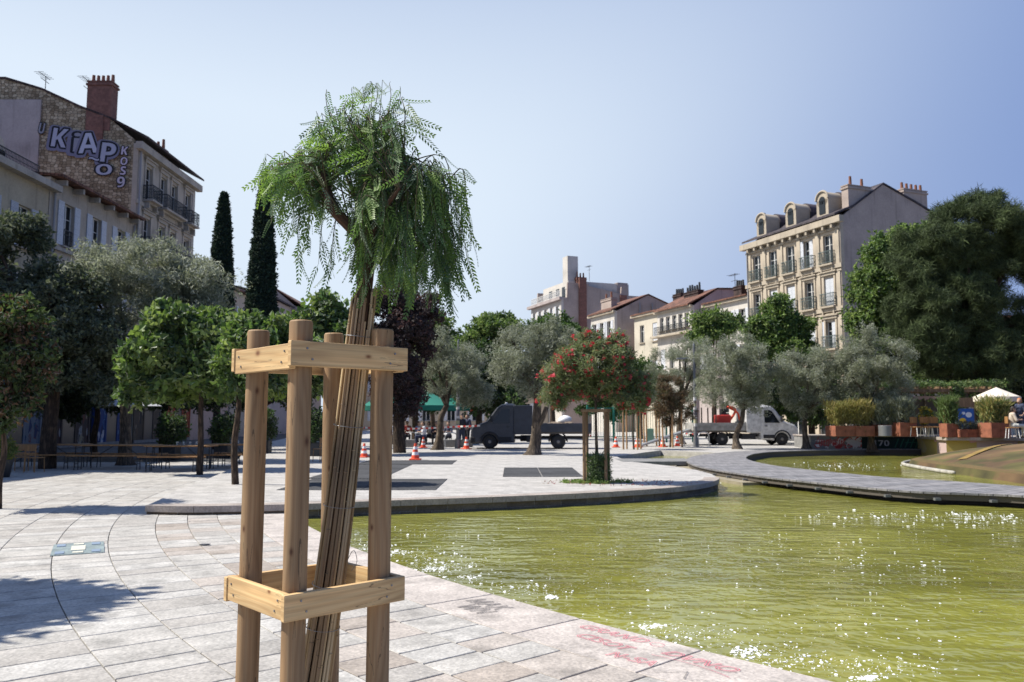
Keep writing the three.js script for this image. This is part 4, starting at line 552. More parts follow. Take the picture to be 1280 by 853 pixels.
  part('brick_flue', [bx(0.3, 11.5, 1.1, 0.16, 15.3, -3.2), bx(0.3, 2.6, 1.1, 0, 0, 0).rotateX(-0.55).translate(0.16, 8.7, -2.5)], B.brick, m); part('brick_flue', bx(0.25, 3.4, 1.0, 0.14, 17.3, -9.6), B.brick, m); chimney(m, -0.5, 20.2, -3.2, 0.8, 0.9, 1.4, 3, B.brick); aerial(m, -0.5, 20.8, -4.6, 2.2); chimney(m, -1.2, 19.2, -9.9, 1.2, 1.6, 1.6, 0, B.mauveL);
}
// low wall of houses closing the square behind the middle trees
building({ name: 'far_house', label: 'plain distant house closing the square behind the middle trees', pos: [-9, 0, -112], turn: 0, x: [-12, 14], h: 8.6, depth: 9, wall: B.cream, rise: 1.2, windows: win([-10, -6.5, -3, 0.5, 4, 7.5, 11], 5.4, 1.1, 2.0, { shut: 'open' }).concat(win([-10, -6.5, -3, 0.5, 4, 7.5, 11], 1.4, 1.1, 2.4, { shut: 'open' })) });
building({ name: 'far_house', label: 'long plain pale house behind the pine and cafe terrace', pos: [52, 0, -66], turn: -0.25, x: [-14, 16], h: 9.5, depth: 9, wall: B.creamL, rise: 1.4, windows: win([-12, -8.5, -5, -1.5, 2, 5.5, 9, 12.5], 5.8, 1.1, 2.1, { shut: 'open' }).concat(win([-12, -8.5, -5, -1.5, 2, 5.5, 9, 12.5], 1.2, 1.3, 2.4)) });

// ------------------------------------------------------------ trees round the square
const lob = (base, px, py, rx, ry, d, n, rz) => { const p = at(px, py, d), k = d / 1000; return [p.x - base.x, p.y - base.y, p.z - base.z, rx * k, ry * k, (rz || rx * 0.9) * k, n]; };
function treeAt(o, bpx, d, lobes, y = TER) { const b = at(bpx, 524, d); b.y = y; return tree({ ...o, base: b, lobes: lobes.map(l => lob(b, l[0], l[1], l[2], l[3], d + (l[5] || 0), l[4])) }); }
const OL = { name: 'olive_tree', geo: G.olive, material: M.leafOlive, colors: OLIVE, bark: M.barkGrey, flare: true, per: 26, clumpR: 0.42, wob: 0.3, s0: 1, s1: 1.7, inner: 0.3 };
// left side
treeAt({ name: 'evergreen_oak', label: 'large dark evergreen oak shading the cafe tables', geo: G.broadS, colors: [[0.12, 0.14, 0.07], [0.075, 0.095, 0.04], [0.17, 0.19, 0.11], [0.05, 0.07, 0.028]], per: 30, clumpR: 0.55, r: 0.28, h: 3.6, seed: 31, s0: 1.2, s1: 2, limbs: 8 }, 62, 27, [[8, 328, 58, 74, 56], [78, 410, 50, 84, 60], [30, 430, 80, 80, 50], [125, 450, 34, 60, 18], [-90, 350, 100, 80, 60], [-60, 430, 80, 60, 30]], 0);
treeAt({ ...OL, label: 'broad silvery olive tree rising behind the lime green tree', r: 0.22, h: 3.4, seed: 32, per: 34, clumpR: 0.6, s0: 1.3, s1: 2.2 }, 160, 29, [[170, 360, 70, 62, 60], [235, 375, 55, 55, 46], [112, 352, 36, 38, 18]], 0);
treeAt({ name: 'photinia_bush', label: 'bushy tree with reddish young leaf tips beside the dark oak', geo: G.broadS, colors: [[0.06, 0.10, 0.02], [0.09, 0.13, 0.03], [0.13, 0.07, 0.03], [0.05, 0.085, 0.02]], per: 26, clumpR: 0.24, r: 0.07, h: 1.5, seed: 33, s0: 0.9, s1: 1.3 }, 4, 15, [[8, 425, 46, 52, 46], [-10, 480, 50, 60, 26], [35, 455, 26, 40, 14]], 0);
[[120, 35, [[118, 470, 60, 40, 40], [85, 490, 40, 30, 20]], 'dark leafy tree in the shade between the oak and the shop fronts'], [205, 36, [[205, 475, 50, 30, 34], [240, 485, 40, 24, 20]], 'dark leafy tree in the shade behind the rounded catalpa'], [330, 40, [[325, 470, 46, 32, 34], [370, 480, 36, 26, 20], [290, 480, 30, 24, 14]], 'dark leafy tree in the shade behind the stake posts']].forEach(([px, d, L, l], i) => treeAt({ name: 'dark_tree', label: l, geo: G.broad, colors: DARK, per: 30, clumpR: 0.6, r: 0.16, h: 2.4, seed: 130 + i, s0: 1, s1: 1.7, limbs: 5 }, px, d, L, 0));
const CAT = { name: 'catalpa_tree', geo: G.big, material: M.leafGloss, colors: LIME.concat(MIDG), per: 15, clumpR: 0.34, s0: 0.85, s1: 1.45, inner: 0.6 };
treeAt({ ...CAT, label: 'round-headed lime green catalpa tree over the long tables', r: 0.10, h: 2.9, seed: 34, limbs: 8 }, 252, 24, [[228, 425, 50, 36, 60], [200, 455, 46, 36, 44], [258, 452, 44, 34, 40], [172, 482, 20, 18, 12], [225, 478, 50, 20, 22], [280, 470, 22, 26, 12], [215, 395, 22, 12, 8], [262, 402, 22, 14, 8]], 0);
treeAt({ ...CAT, label: 'lime green catalpa tree standing on the terrace behind the stake frame', r: 0.085, h: 2.5, seed: 35, limbs: 8, clumpR: 0.28, s0: 0.6, s1: 1 }, 297, 18.7, [[318, 430, 36, 34, 44], [355, 445, 40, 36, 44], [296, 455, 24, 24, 16], [388, 462, 26, 28, 14], [340, 412, 26, 14, 12], [340, 475, 44, 18, 18]]);
treeAt({ ...CAT, name: 'lime_tree', label: 'leafy green tree behind the catalpa, below the tall cypress', colors: MIDG.concat(LIME), r: 0.14, h: 4, seed: 36, clumpR: 0.5, s0: 1.1, s1: 1.7 }, 410, 34, [[392, 405, 34, 36, 30], [425, 430, 40, 42, 36], [370, 432, 30, 30, 20]]);
function cypress(label, px, d, top, bot, w, seed) { // narrow flame of scale leaves
  const b = at(px, 524, d); b.y = 0; const t = thing('cypress', label, 'tree', b, 0, null), r = rng(seed), y1 = at(px, top, d).y, y0 = at(px, bot, d).y, P = [];
  part('trunk', tube([V(0, -0.1, 0), V(0.05, y1 * 0.4, 0), V(0, y1 * 0.93, 0)], 0.22, 0.03, 10, 10), M.bark, t);
  for (let i = 0; i < 5200; i++) { const f = Math.pow(r(), 0.85), y = y0 + (y1 - y0) * f, R = w * Math.pow(1 - f, 0.62) * (0.72 + 0.28 * Math.min(1, f * 9)) * (0.86 + 0.2 * vn(f * 14 + seed, r() * 3, 64)), a = r() * 6.2832, q = R * (0.72 + 0.3 * r()); P.push(V(q * Math.cos(a), y, q * Math.sin(a))); }
  foliage(t, 'crown', G.scale, M.needle, P, r, [[0.026, 0.048, 0.025], [0.038, 0.065, 0.032], [0.02, 0.036, 0.02]], 1.2, 2.2);
}
cypress('slender dark cypress with a pointed tip in front of the chimney stack', 270, 45, 243, 470, 0.95, 37);
cypress('taller thick dark cypress beside the slender one', 322, 42, 222, 480, 1.02, 38);
treeAt({ name: 'purple_plum', label: 'tall dark purple-leaved tree behind the stake frame', geo: G.broadS, colors: PLUM, per: 40, clumpR: 0.55, r: 0.30, h: 4, seed: 39, s0: 1.2, s1: 2, limbs: 5 }, 500, 36, [[488, 385, 34, 50, 34], [505, 430, 36, 60, 40], [500, 480, 30, 40, 22], [525, 395, 22, 40, 14]]);
// middle
treeAt({ ...OL, label: 'grey olive tree with a leaning trunk behind the barrier tape', r: 0.20, h: 2.2, seed: 40, lean: [0.5, 0] }, 546, 39.5, [[565, 465, 44, 44, 46], [545, 445, 30, 32, 22], [590, 480, 26, 40, 20]]);
{ const t = treeAt({ ...OL, label: 'old olive tree with a thick stubbed trunk in front of the dark truck', r: 0.24, h: 2.6, seed: 41, lean: [0.25, 0] }, 665, 34, [[665, 445, 44, 42, 58], [638, 455, 24, 32, 24], [692, 428, 30, 28, 28], [672, 482, 26, 14, 10]]); part('limb', tube([V(0.05, 1.1, 0), V(0.35, 1.35, 0.1), V(0.62, 2.0, 0.15)], 0.12, 0.09, 8, 8), M.barkGrey, t); }
const far = (label, b, d, L, seed, colors = LIME.concat(MIDG), name = 'plane_tree') => treeAt({ name, label, geo: G.broad, colors, per: 26, clumpR: 0.62, r: 0.22, h: 4, seed, s0: 1.2, s1: 2.1, limbs: 6, inner: 0.3 }, b, d, L);
far('fresh green tree showing above the olives behind the truck cab', 620, 60, [[612, 412, 26, 18, 26], [640, 418, 22, 16, 20], [598, 438, 30, 26, 26], [628, 402, 14, 8, 6]], 42);
far('dark green tree between the apartment block and the old olive', 690, 56, [[695, 425, 34, 30, 44], [712, 450, 26, 26, 20]], 43, MIDG);
far('bright green tree behind the purple tree and the grey olive', 540, 62, [[540, 415, 30, 28, 30], [556, 440, 30, 30, 24]], 44);
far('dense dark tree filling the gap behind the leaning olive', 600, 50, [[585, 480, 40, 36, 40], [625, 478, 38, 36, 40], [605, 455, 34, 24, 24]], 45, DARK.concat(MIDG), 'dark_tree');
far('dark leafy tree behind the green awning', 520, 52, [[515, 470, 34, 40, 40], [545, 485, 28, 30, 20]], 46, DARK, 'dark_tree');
{ // the staked oleander on the terrace tip
  const t = treeAt({ name: 'oleander_tree', label: 'round oleander with red blossoms growing inside a grey stake frame', geo: G.lance, colors: [[0.22, 0.26, 0.10], [0.17, 0.22, 0.075], [0.28, 0.31, 0.15], [0.13, 0.17, 0.055]], per: 42, clumpR: 0.26, r: 0.045, h: 2.0, seed: 47, s0: 0.8, s1: 1.3, limbs: 9, flowers: 0.15, inner: 0.35, bark: M.barkGrey }, 745, 19.2, [[745, 462, 46, 36, 52], [712, 472, 30, 32, 26], [782, 478, 28, 28, 22], [750, 434, 30, 16, 14], [700, 495, 16, 16, 7], [790, 502, 16, 12, 6]]);
  const b = t.position, f = thing('stake_frame', 'weathered grey stake frame with narrow top rails round the red oleander', 'stake frame', [0, 0, 0]);
  stakeFrame(f, { c: [b.x, b.z], hd: 0.30 * 1.2, rot: 0.55, h: 1.74, pr: 0.038, rails: [1.70], rh: 0.07, th: 0.024, pm: M.greyWood, rm: M.greyWood, seed: 9, y: TER });
  const s = thing('shrub', 'low glossy shrub sprouting at the foot of the oleander', 'shrub', [b.x + 0.05, TER, b.z + 0.1]), r = rng(48), P = []; for (let i = 0; i < 420; i++) { const a = r() * 6.28, q = 0.26 * Math.sqrt(r()), h = 0.62 * r(); P.push(V(q * Math.cos(a), 0.03 + h, q * Math.sin(a))); }
  part('stem', [...Array(7).keys()].map(k => bar(V(0, 0, 0), V(0.2 * Math.cos(k), 0.5, 0.2 * Math.sin(k)), 0.008)), M.bark, s); foliage(s, 'leaves', G.lance, M.leafGloss, P, r, MIDG, 0.7, 1.1);
  const g = [], rr = rng(49); for (let i = 0; i < 260; i++) { const a = rr() * 6.28, q = 0.45 * Math.sqrt(rr()); g.push(V(b.x + q * 1.9 * Math.cos(a), TER + 0.02, b.z + q * Math.sin(a))); } const gg = foliage(scene, 'grass', G.tiny, M.leaf, g, rr, LIME, 0.5, 0.9); tag(gg, 'thin grass and weeds round the oleander stakes', 'grass', null, 'stuff');
  const lit = [], lr = rng(50); for (let i = 0; i < 240; i++) { const a = lr() * 6.28, q = 1.9 * Math.sqrt(lr()); lit.push(V(b.x + 0.5 + q * Math.cos(a), TER + 0.008, b.z + 0.5 * q * Math.sin(a))); } const ll = foliage(scene, 'fallen_petals', G.petal, M.leaf, lit, lr, [[0.35, 0.12, 0.10], [0.3, 0.2, 0.1], [0.4, 0.05, 0.06]], 0.2, 0.5); tag(ll, 'dry petals and leaves scattered on the terrace paving', 'litter', null, 'stuff');
}
// right
treeAt({ ...OL, label: 'grey olive tree behind the lamp post and ramp', r: 0.18, h: 2.6, seed: 51 }, 852, 48, [[848, 465, 36, 40, 46], [870, 450, 26, 30, 18], [830, 490, 20, 26, 10]]);
treeAt({ ...OL, label: 'olive tree standing in front of the white truck bed', r: 0.17, h: 2.0, seed: 52, lean: [0.35, 0] }, 921, 40.5, [[905, 470, 44, 44, 52], [945, 475, 40, 44, 46], [925, 445, 40, 24, 26]]);
treeAt({ ...OL, label: 'olive tree standing in front of the white truck bonnet', r: 0.17, h: 2.0, seed: 53 }, 1008, 40.5, [[1000, 480, 36, 38, 42], [1035, 480, 34, 40, 40], [1015, 455, 34, 20, 18]]);
treeAt({ ...OL, label: 'silvery olive tree rising over the terracotta planters', r: 0.17, h: 2.2, seed: 54 }, 1089, 39.5, [[1075, 450, 36, 42, 46], [1110, 465, 38, 44, 44], [1090, 490, 36, 24, 16]]);
far('small round green tree in front of the pink house', 893, 60, [[888, 402, 20, 12, 20], [904, 412, 20, 16, 18], [876, 418, 18, 16, 14], [915, 402, 8, 8, 4]], 55);
far('green tree in front of the mansard house facade', 975, 56, [[976, 384, 18, 18, 20], [960, 415, 26, 22, 28], [993, 412, 20, 26, 24], [975, 438, 40, 14, 24], [948, 405, 10, 14, 6], [1006, 428, 10, 14, 6]], 56);
far('tall fresh green tree against the mauve gable of the mansard house', 1130, 50, [[1112, 318, 26, 26, 40], [1098, 362, 30, 34, 50], [1086, 410, 20, 34, 30], [1150, 360, 46, 60, 60], [1120, 440, 50, 44, 40], [1140, 300, 22, 14, 12]], 57);
treeAt({ name: 'pine_tree', label: 'massive dark pine tree with dense rounded crown over the cafe terrace', geo: G.needle, material: M.needle, colors: [[0.07, 0.10, 0.036], [0.10, 0.135, 0.05], [0.05, 0.072, 0.028]], per: 58, clumpR: 0.6, r: 0.42, h: 6, seed: 58, s0: 1.5, s1: 2.6, limbs: 10, inner: 0.4 }, 1225, 44, [[1230, 295, 70, 50, 90], [1165, 320, 48, 44, 60], [1180, 390, 60, 60, 80], [1260, 380, 70, 80, 90], [1215, 440, 70, 40, 60]], 0.4);
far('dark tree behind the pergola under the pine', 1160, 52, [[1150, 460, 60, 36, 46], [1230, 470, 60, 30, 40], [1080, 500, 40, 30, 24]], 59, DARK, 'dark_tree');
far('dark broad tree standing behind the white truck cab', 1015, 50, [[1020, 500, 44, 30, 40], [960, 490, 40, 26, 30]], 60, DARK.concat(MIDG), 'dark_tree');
far('green tree behind the young staked trees', 800, 62, [[800, 480, 34, 30, 30], [770, 500, 26, 24, 20], [740, 495, 26, 24, 16]], 61, MIDG);
// a tree and its neighbour out of view to the left, whose shade falls across the paving
tree({ name: 'plane_tree', label: 'plane tree beside the ring paving whose crown shades the slabs', base: V(-9.3, 0, -7.5), geo: G.broad, colors: MIDG, per: 30, clumpR: 0.5, r: 0.16, h: 3.4, seed: 62, s0: 1.2, s1: 2, lobes: [[0.1, 4.9, 0.0, 1.15, 0.9, 1.0, 60], [-1.7, 5.0, 0.6, 1.2, 0.9, 1.0, 46]] });
function staked(name, label, px, d, y, lobes, seed, colors, fl) { const t = treeAt({ name, label, geo: G.lance, colors, per: 30, clumpR: 0.35, r: 0.05, h: 2.0, seed, s0: 1.1, s1: 1.8, limbs: 5, flowers: fl }, px, d, lobes); return t; }
staked('oleander_tree', 'second red oleander behind the first, by the road cones', 792, 40, TER, [[790, 490, 24, 26, 30]], 63, OLIVE, 0.1);
staked('young_tree', 'young tree with rusty brown leaves between bare stakes', 837, 43, TER, [[836, 495, 20, 26, 26], [842, 515, 22, 18, 14]], 64, [[0.13, 0.085, 0.035], [0.17, 0.10, 0.05], [0.09, 0.085, 0.03]], 0);
[['second oleander', 781, 40], ['rusty young tree', 832, 43], ['green fence', 812, 45]].forEach(([w, px, d], i) => { const b = at(px, 524, d), f = thing('stake_frame', `tall pale bare stake frame by the ${w}`, 'stake frame', [0, 0, 0]); stakeFrame(f, { c: [b.x + (i === 2 ? 0.1 : 0.35), b.z], hd: 0.5, rot: 0.4 + i, h: 2.1, pr: 0.045, rails: i === 2 ? [2.0] : [], rh: 0.08, th: 0.03, pm: M.stakePale, rm: M.stakePale, seed: 20 + i * 5, y: TER }); });
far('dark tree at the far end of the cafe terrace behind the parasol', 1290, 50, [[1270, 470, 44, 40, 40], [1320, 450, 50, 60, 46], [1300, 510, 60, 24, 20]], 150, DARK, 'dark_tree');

// ------------------------------------------------------------ vehicles
function wheel(t, x, z, r, w) { const a = part('wheel', new THREE.TorusGeometry(r - 0.09, 0.095, 10, 26).scale(1, 1, w / 0.19), M.tyre, t); a.position.set(x, r, z); part('rim', new THREE.LatheGeometry([[0, 0.05], [0.07, 0.06], [0.09, 0.02], [0.19, 0.0], [0.22, 0.05], [0.25, 0.07]].map(([q, y]) => new THREE.Vector2(q * r / 0.35, y)), 20).rotateX(z > 0 ? Math.PI / 2 : -Math.PI / 2).translate(0, 0, z > 0 ? 0.02 : -0.02), M.rim, a); part('wheel_disc', cy(r * 0.66, r * 0.66, w * 0.6, 0, -w * 0.3, 0, 20).rotateX(Math.PI / 2), M.black, a); for (let k = 0; k < 5; k++) part('wheel_nut', cy(0.02, 0.02, 0.03, 0, 0, 0, 6).rotateX(Math.PI / 2).translate(0.11 * Math.cos(k * 1.257), 0.11 * Math.sin(k * 1.257), z > 0 ? 0.07 : -0.07), M.darkMetal, a); }
function truck(o) { // x forward, z across
  const t = thing('flatbed_truck', o.label, 'truck', o.pos, o.turn), P = o.paint, ax = 2.1, R = 0.36;
  const arc = (cx, r0, a0, a1) => arcPts(cx, R, r0, a0, a1, 10);
  const prof = [[0.95, 0.42], [ax - 0.47, 0.40], ...arc(ax, 0.47, Math.PI * 0.98, 0.02), [2.92, 0.34], [2.98, 0.55], [2.95, 0.92], [2.8, 1.08], [2.18, 1.30], [1.62, 2.02], [1.45, 2.14], [1.2, 2.18], [0.95, 2.16]];
  part('cab', ext(prof, 1.72, [], 0.1).translate(0, 0, -0.86), P, t);
  for (const s of [-1, 1]) {
    part('side_window', ext([[1.10, 1.28], [1.98, 1.28], [1.55, 1.92], [1.42, 2.0], [1.10, 2.0]], 0.012).translate(0, 0, s > 0 ? 0.958 : -0.97), M.glass, t);
    const d = part('door', ext([[1.04, 0.50], [1.62, 0.50], [2.02, 1.22], [1.06, 1.22]], 0.008).translate(0, 0, s > 0 ? 0.956 : -0.964), P, t); part('handle', bx(0.14, 0.04, 0.03, 1.18, 1.1, s * 0.978), M.black, d);
    const m = part('mirror', [rb(0.1, 0.3, 0.2, 2.02, 1.5, s * 1.14, 0.03), bx(0.05, 0.04, 0.16, 2.0, 1.42, s * 1.02)], M.black, t);
    part('headlight', rb(0.34, 0.2, 0.26, 2.82, 0.93, s * 0.72, 0.05).rotateZ(0), M.lamp, t);
    part('wheel_arch', new THREE.TorusGeometry(0.47, 0.045, 6, 18, Math.PI).translate(ax, R, s * 0.955), o.arch || M.black, t);
    part('sill_trim', rb(0.62, 0.2, 0.03, 1.32, 0.5, s * 0.972, 0.01), M.black, t);
  }
  const ws = part('windscreen', bx(0.92, 0.02, 1.56, 0, 0, 0), M.glass, t); ws.rotation.z = -0.909; ws.position.set(1.935, 1.70, 0); ws.position.x += 0.085; ws.position.y += 0.055;
  part('bumper', rb(0.3, 0.34, 1.96, 2.95, 0.46, 0, 0.08), M.black, t); part('grille', rb(0.05, 0.24, 0.9, 3.05, 0.84, 0, 0.02), M.black, t); part('number_plate', bx(0.02, 0.11, 0.5, 3.115, 0.5, 0), M.white, t);
  part('chassis', [bx(5.0, 0.14, 0.12, -0.4, 0.56, 0.4), bx(5.0, 0.14, 0.12, -0.4, 0.56, -0.4), bx(0.12, 0.1, 0.8, -1.35, 0.42, 0), bx(0.12, 0.1, 0.8, -2.7, 0.5, 0)], M.black, t);
  part('fuel_tank', rb(0.8, 0.32, 0.4, 0.2, 0.5, 0.72, 0.06), M.black, t); part('tool_locker', rb(0.7, 0.32, 0.4, -0.1, 0.5, -0.72, 0.04), M.black, t);
  part('storage_box', rb(o.box, o.boxH - 0.72, 1.95, 0.9 - o.box / 2, (o.boxH + 0.72) / 2, 0, 0.03), P, t); for (const s of [-1, 1]) { part('badge', cy(0.07, 0.07, 0.012, 0, 0, 0, 14).rotateX(Math.PI / 2).translate(0.9 - o.box / 2, o.boxH - 0.42, s * 0.98), M.white, t); part('box_door', bx(o.box - 0.1, o.boxH - 0.9, 0.008, 0.9 - o.box / 2, (o.boxH + 0.74) / 2, s * 0.982), P, t); }
  const b0 = 0.88 - o.box, b1 = -3.0, L = b0 - b1, xm = (b0 + b1) / 2, sb = o.bedPaint || P;
  part('bed_floor', bx(L, 0.1, 2.0, xm, 0.80, 0), M.deckDark, t);
  for (const s of [-1, 1]) { part('bed_side', rb(L - 0.02, 0.44, 0.04, xm, 1.06, s * 1.02, 0.01), sb, t); for (let k = 1; k < 4; k++) part('bed_rib', bx(0.05, 0.42, 0.02, b1 + L * k / 4, 1.06, s * 1.052), sb, t); part('mudguard', new THREE.TorusGeometry(0.46, 0.03, 6, 16, Math.PI).scale(1, 1, 5).translate(-1.35, R, s * 0.82), M.black, t); }
  part('tailboard', rb(0.04, 0.44, 1.98, b1, 1.06, 0, 0.01), sb, t); part('headboard', bx(0.05, 0.5, 1.9, b0 - 0.04, 1.1, 0), sb, t);
  for (const s of [-1, 1]) part('tail_light', rb(0.05, 0.12, 0.3, b1 + 0.02, 0.66, s * 0.75, 0.02), M.redPlastic, t);
  for (const s of [-1, 1]) { wheel(t, ax, s * 0.86, R, 0.2); wheel(t, -1.35, s * 0.88, R, 0.22); }
  part('roof_beacon', rb(0.12, 0.1, 0.5, 1.3, 2.3, 0, 0.03), M.white, t);
  return t;
}
{
  const p = gp(613, 561.5, TER), q = truck({ label: 'dark blue-grey flatbed truck parked behind the old olive tree', pos: [p.x + 2.1 * 0.995, TER, p.z - 0.9], turn: Math.PI - 0.03, paint: M.darkPaint, box: 0.95, boxH: 2.18 });
  solo('rubble_load', (() => { const r = rng(3), g = []; for (let i = 0; i < 46; i++) g.push(new THREE.DodecahedronGeometry(0.10 + 0.12 * r(), 0).scale(1.4, 0.8, 1).translate((r() - 0.5) * 2.5, 0.93 + 0.3 * r(), (r() - 0.5) * 1.6)); return g; })(), mat([0.33, 0.25, 0.18], 0.95, { map: T.grain }), 'heap of brown rubble lying in the dark truck bed', 'rubble').position.set(q.position.x + 1.6, TER, q.position.z);
  scene.getObjectByName('rubble_load').userData.kind = 'stuff';
  const sack = solo('white_sack', (() => { const g = new THREE.SphereGeometry(0.3, 16, 10), pp = g.attributes.position; for (let i = 0; i < pp.count; i++) { const y = pp.getY(i); pp.setXYZ(i, pp.getX(i) * (1.2 - 0.5 * Math.max(0, y)) + 0.03 * Math.sin(9 * y), y * 0.8, pp.getZ(i)); } g.computeVertexNormals(); return g; })(), M.white, 'white sack lying on the rubble in the dark truck', 'sack'); sack.position.set(q.position.x + 1.7, TER + 1.45, q.position.z + 0.4);
}
{
  const p = gp(978, 557, TER), q = truck({ label: 'white flatbed truck with a red machine on its bed', pos: [p.x - 2.1, TER, p.z - 0.9], turn: 0.02, paint: M.whitePaint, box: 0.85, boxH: 2.16, bedPaint: mat([0.52, 0.50, 0.46], 0.7, { map: T.grain }), arch: M.black });
  const m = thing('compact_digger', 'small red excavator standing on the white truck bed', 'excavator', [q.position.x - 0.9, TER + 0.85, q.position.z]);
  part('track', [rb(1.1, 0.3, 0.22, 0, 0.16, 0.42, 0.12), rb(1.1, 0.3, 0.22, 0, 0.16, -0.42, 0.12)], M.black, m); part('body', [rb(0.8, 0.55, 0.9, -0.15, 0.62, 0, 0.08)], M.redPlastic, m); part('seat', rb(0.3, 0.45, 0.4, -0.1, 1.0, 0, 0.05), M.black, m);
  part('boom', [tube([V(0.3, 0.6, 0), V(0.62, 1.1, 0), V(0.55, 1.3, 0), V(0.15, 1.36, 0)], 0.08, 0.06, 8, 12), tube([V(0.15, 1.36, 0), V(0.75, 1.0, 0), V(0.85, 0.55, 0)], 0.06, 0.05, 8, 12)], M.orange, m); part('bucket', ext([[0, 0], [0.3, 0.02], [0.32, 0.2], [0.08, 0.28]], 0.4).translate(0.7, 0.3, -0.2), M.darkMetal, m);
  for (let i = 0; i < 4; i++) solo('timber_stake', postGeo(0.04, 1.3, 60 + i, 10), M.bark, ['dark timber stake standing in the white truck bed near the tail', 'second dark stake standing in the white truck bed', 'third dark stake, beside the red excavator', 'pale ended stake leaning in the truck bed'][i], 'stake', 'stakes on the white truck').position.set(q.position.x - 2.6 + i * 0.32, TER + 0.86, q.position.z + 0.3 - 0.2 * (i % 2));
  const a = gp(800, 558.5, TER), b = V(q.position.x - 3.0, TER + 0.85, q.position.z + 0.3), r = thing('loading_ramp', 'long pale metal loading ramp leaning on the white truck tail', 'ramp', [0, 0, 0]);
  for (const z of [-0.32, 0.1]) { const d = b.clone().sub(a), g = rb(d.length(), 0.09, 0.28, 0, 0, 0, 0.01); const m2 = part('ramp_rail', g, M.steel, r); m2.position.copy(a.clone().add(b).multiplyScalar(0.5)).add(V(0, 0.05, z)); m2.quaternion.setFromUnitVectors(V(1, 0, 0), d.normalize()); }
}
// ------------------------------------------------------------ street furniture
function lamp(label, px, py, top) {
  const p = gp(px, py, TER), t = thing('lamp_post', label, 'lamp post', p), h = at(px, top, -p.z).y - TER;
  part('base', cy(0.15, 0.13, 0.5, 0, 0, 0, 14), M.greyMetal, t); part('pole', cy(0.085, 0.055, h - 0.5, 0, 0.5, 0, 14), M.greyMetal, t); part('arm', tube([V(0, h - 0.9, 0), V(-0.35, h - 0.7, 0), V(-0.6, h - 0.72, 0)], 0.03, 0.025, 7, 10), M.greyMetal, t); part('lamp_head', rb(0.5, 0.09, 0.2, -0.72, h - 0.74, 0, 0.04), M.greyMetal, t); part('finial', cy(0.06, 0.02, 0.16, 0, h, 0, 10), M.greyMetal, t);
  const r = rng(px); for (let k = 0; k < 7; k++) part('sticker', cy(0.088, 0.087, 0.1 + 0.15 * r(), 0, 1 + k * 0.24 + 0.1 * r(), 0, 14), mat([[0.6, 0.6, 0.6], [0.5, 0.48, 0.3], [0.7, 0.7, 0.72], [0.15, 0.15, 0.2]][k % 4], 0.7), t).scale.set(1.004, 1, 1.004);
}
lamp('dark sticker-covered lamp post beside the dark truck front', 572, 561, 428); lamp('slim grey lamp post beside the white truck tail', 870, 558.5, 432);
{
  const mk = (label) => { const t = thing('traffic_cone', label, 'traffic cone', [0, 0, 0], 0, 'road cones along the works'), seg = (y0, y1) => { const R = y => 0.15 - 0.115 * (y / 0.55); return cy(R(y0), R(y1), y1 - y0, 0, y0, 0, 18); };
    part('base', [rb(0.38, 0.04, 0.38, 0, 0.02, 0, 0.015)], M.orange, t); part('cone_body', [seg(0.04, 0.16), seg(0.26, 0.35), seg(0.44, 0.55)], M.orange, t); part('white_band', seg(0.16, 0.26), M.white, t); part('white_band', seg(0.35, 0.44), M.white, t); return t; };
  const list = [[519, 575, 'orange cone standing alone on the dark inlaid paving edge', 1.1], [529, 560, 'orange cone beside the white sheet below the tape', 1], [583, 561.5, 'orange cone by the dark truck front bumper', 1.1], [455, 572, 'orange cone half hidden behind the stake posts', 1], [770, 559.5, 'orange cone behind the first oleander stakes', 1.05], [797, 559.5, 'orange cone at the foot of the loading ramp', 1.1], [829, 559, 'orange cone in front of the ramp middle', 1.05], [847, 558, 'orange cone beside the bicycle hoops', 1.0]];
  let first; list.forEach(([x, y, l, s], i) => { const t = i ? copy(first, l) : (first = mk(l)); t.position.copy(gp(x, y, TER)); t.scale.setScalar(s); t.rotation.y = i * 0.4; });
  const sh = gp(538, 559.5, TER); solo('white_board', rb(0.7, 0.05, 0.45, sh.x, TER + 0.09, sh.z, 0.01).rotateZ(0), M.white, 'white board lying on the ground beside the small cone', 'board');
}
{ // barrier tape between a thin pole, the lamp post and the truck
  const t = thing('barrier_tape', 'red and white striped barrier tape stretched before the seated people', 'barrier tape', [0, 0, 0]), A = at(440, 534, 41.2), Bq = at(572, 533.5, 40.6), Cq = at(600, 532.5, 39.5), pts = [];
  for (let i = 0; i <= 40; i++) { const f = i / 40; pts.push(A.clone().lerp(Bq, f).add(V(0, -0.10 * Math.sin(Math.PI * f), 0))); } for (let i = 1; i <= 8; i++) pts.push(Bq.clone().lerp(Cq, i / 8));
  pts.slice(1).forEach((p, i) => { const q = pts[i], d = p.clone().sub(q), g = bx(d.length() + 0.004, 0.085, 0.008 + 0.001 * (i % 2)), m = part('stripe', g, i % 2 ? M.white : M.redPlastic, t); m.position.copy(p.clone().add(q).multiplyScalar(0.5)); m.quaternion.setFromUnitVectors(V(1, 0, 0), d.normalize()); });
  const b = gp(440, 559, TER); part('tape_pole', cy(0.02, 0.02, 1.15, b.x, TER, A.z, 8), M.darkMetal, t);
}
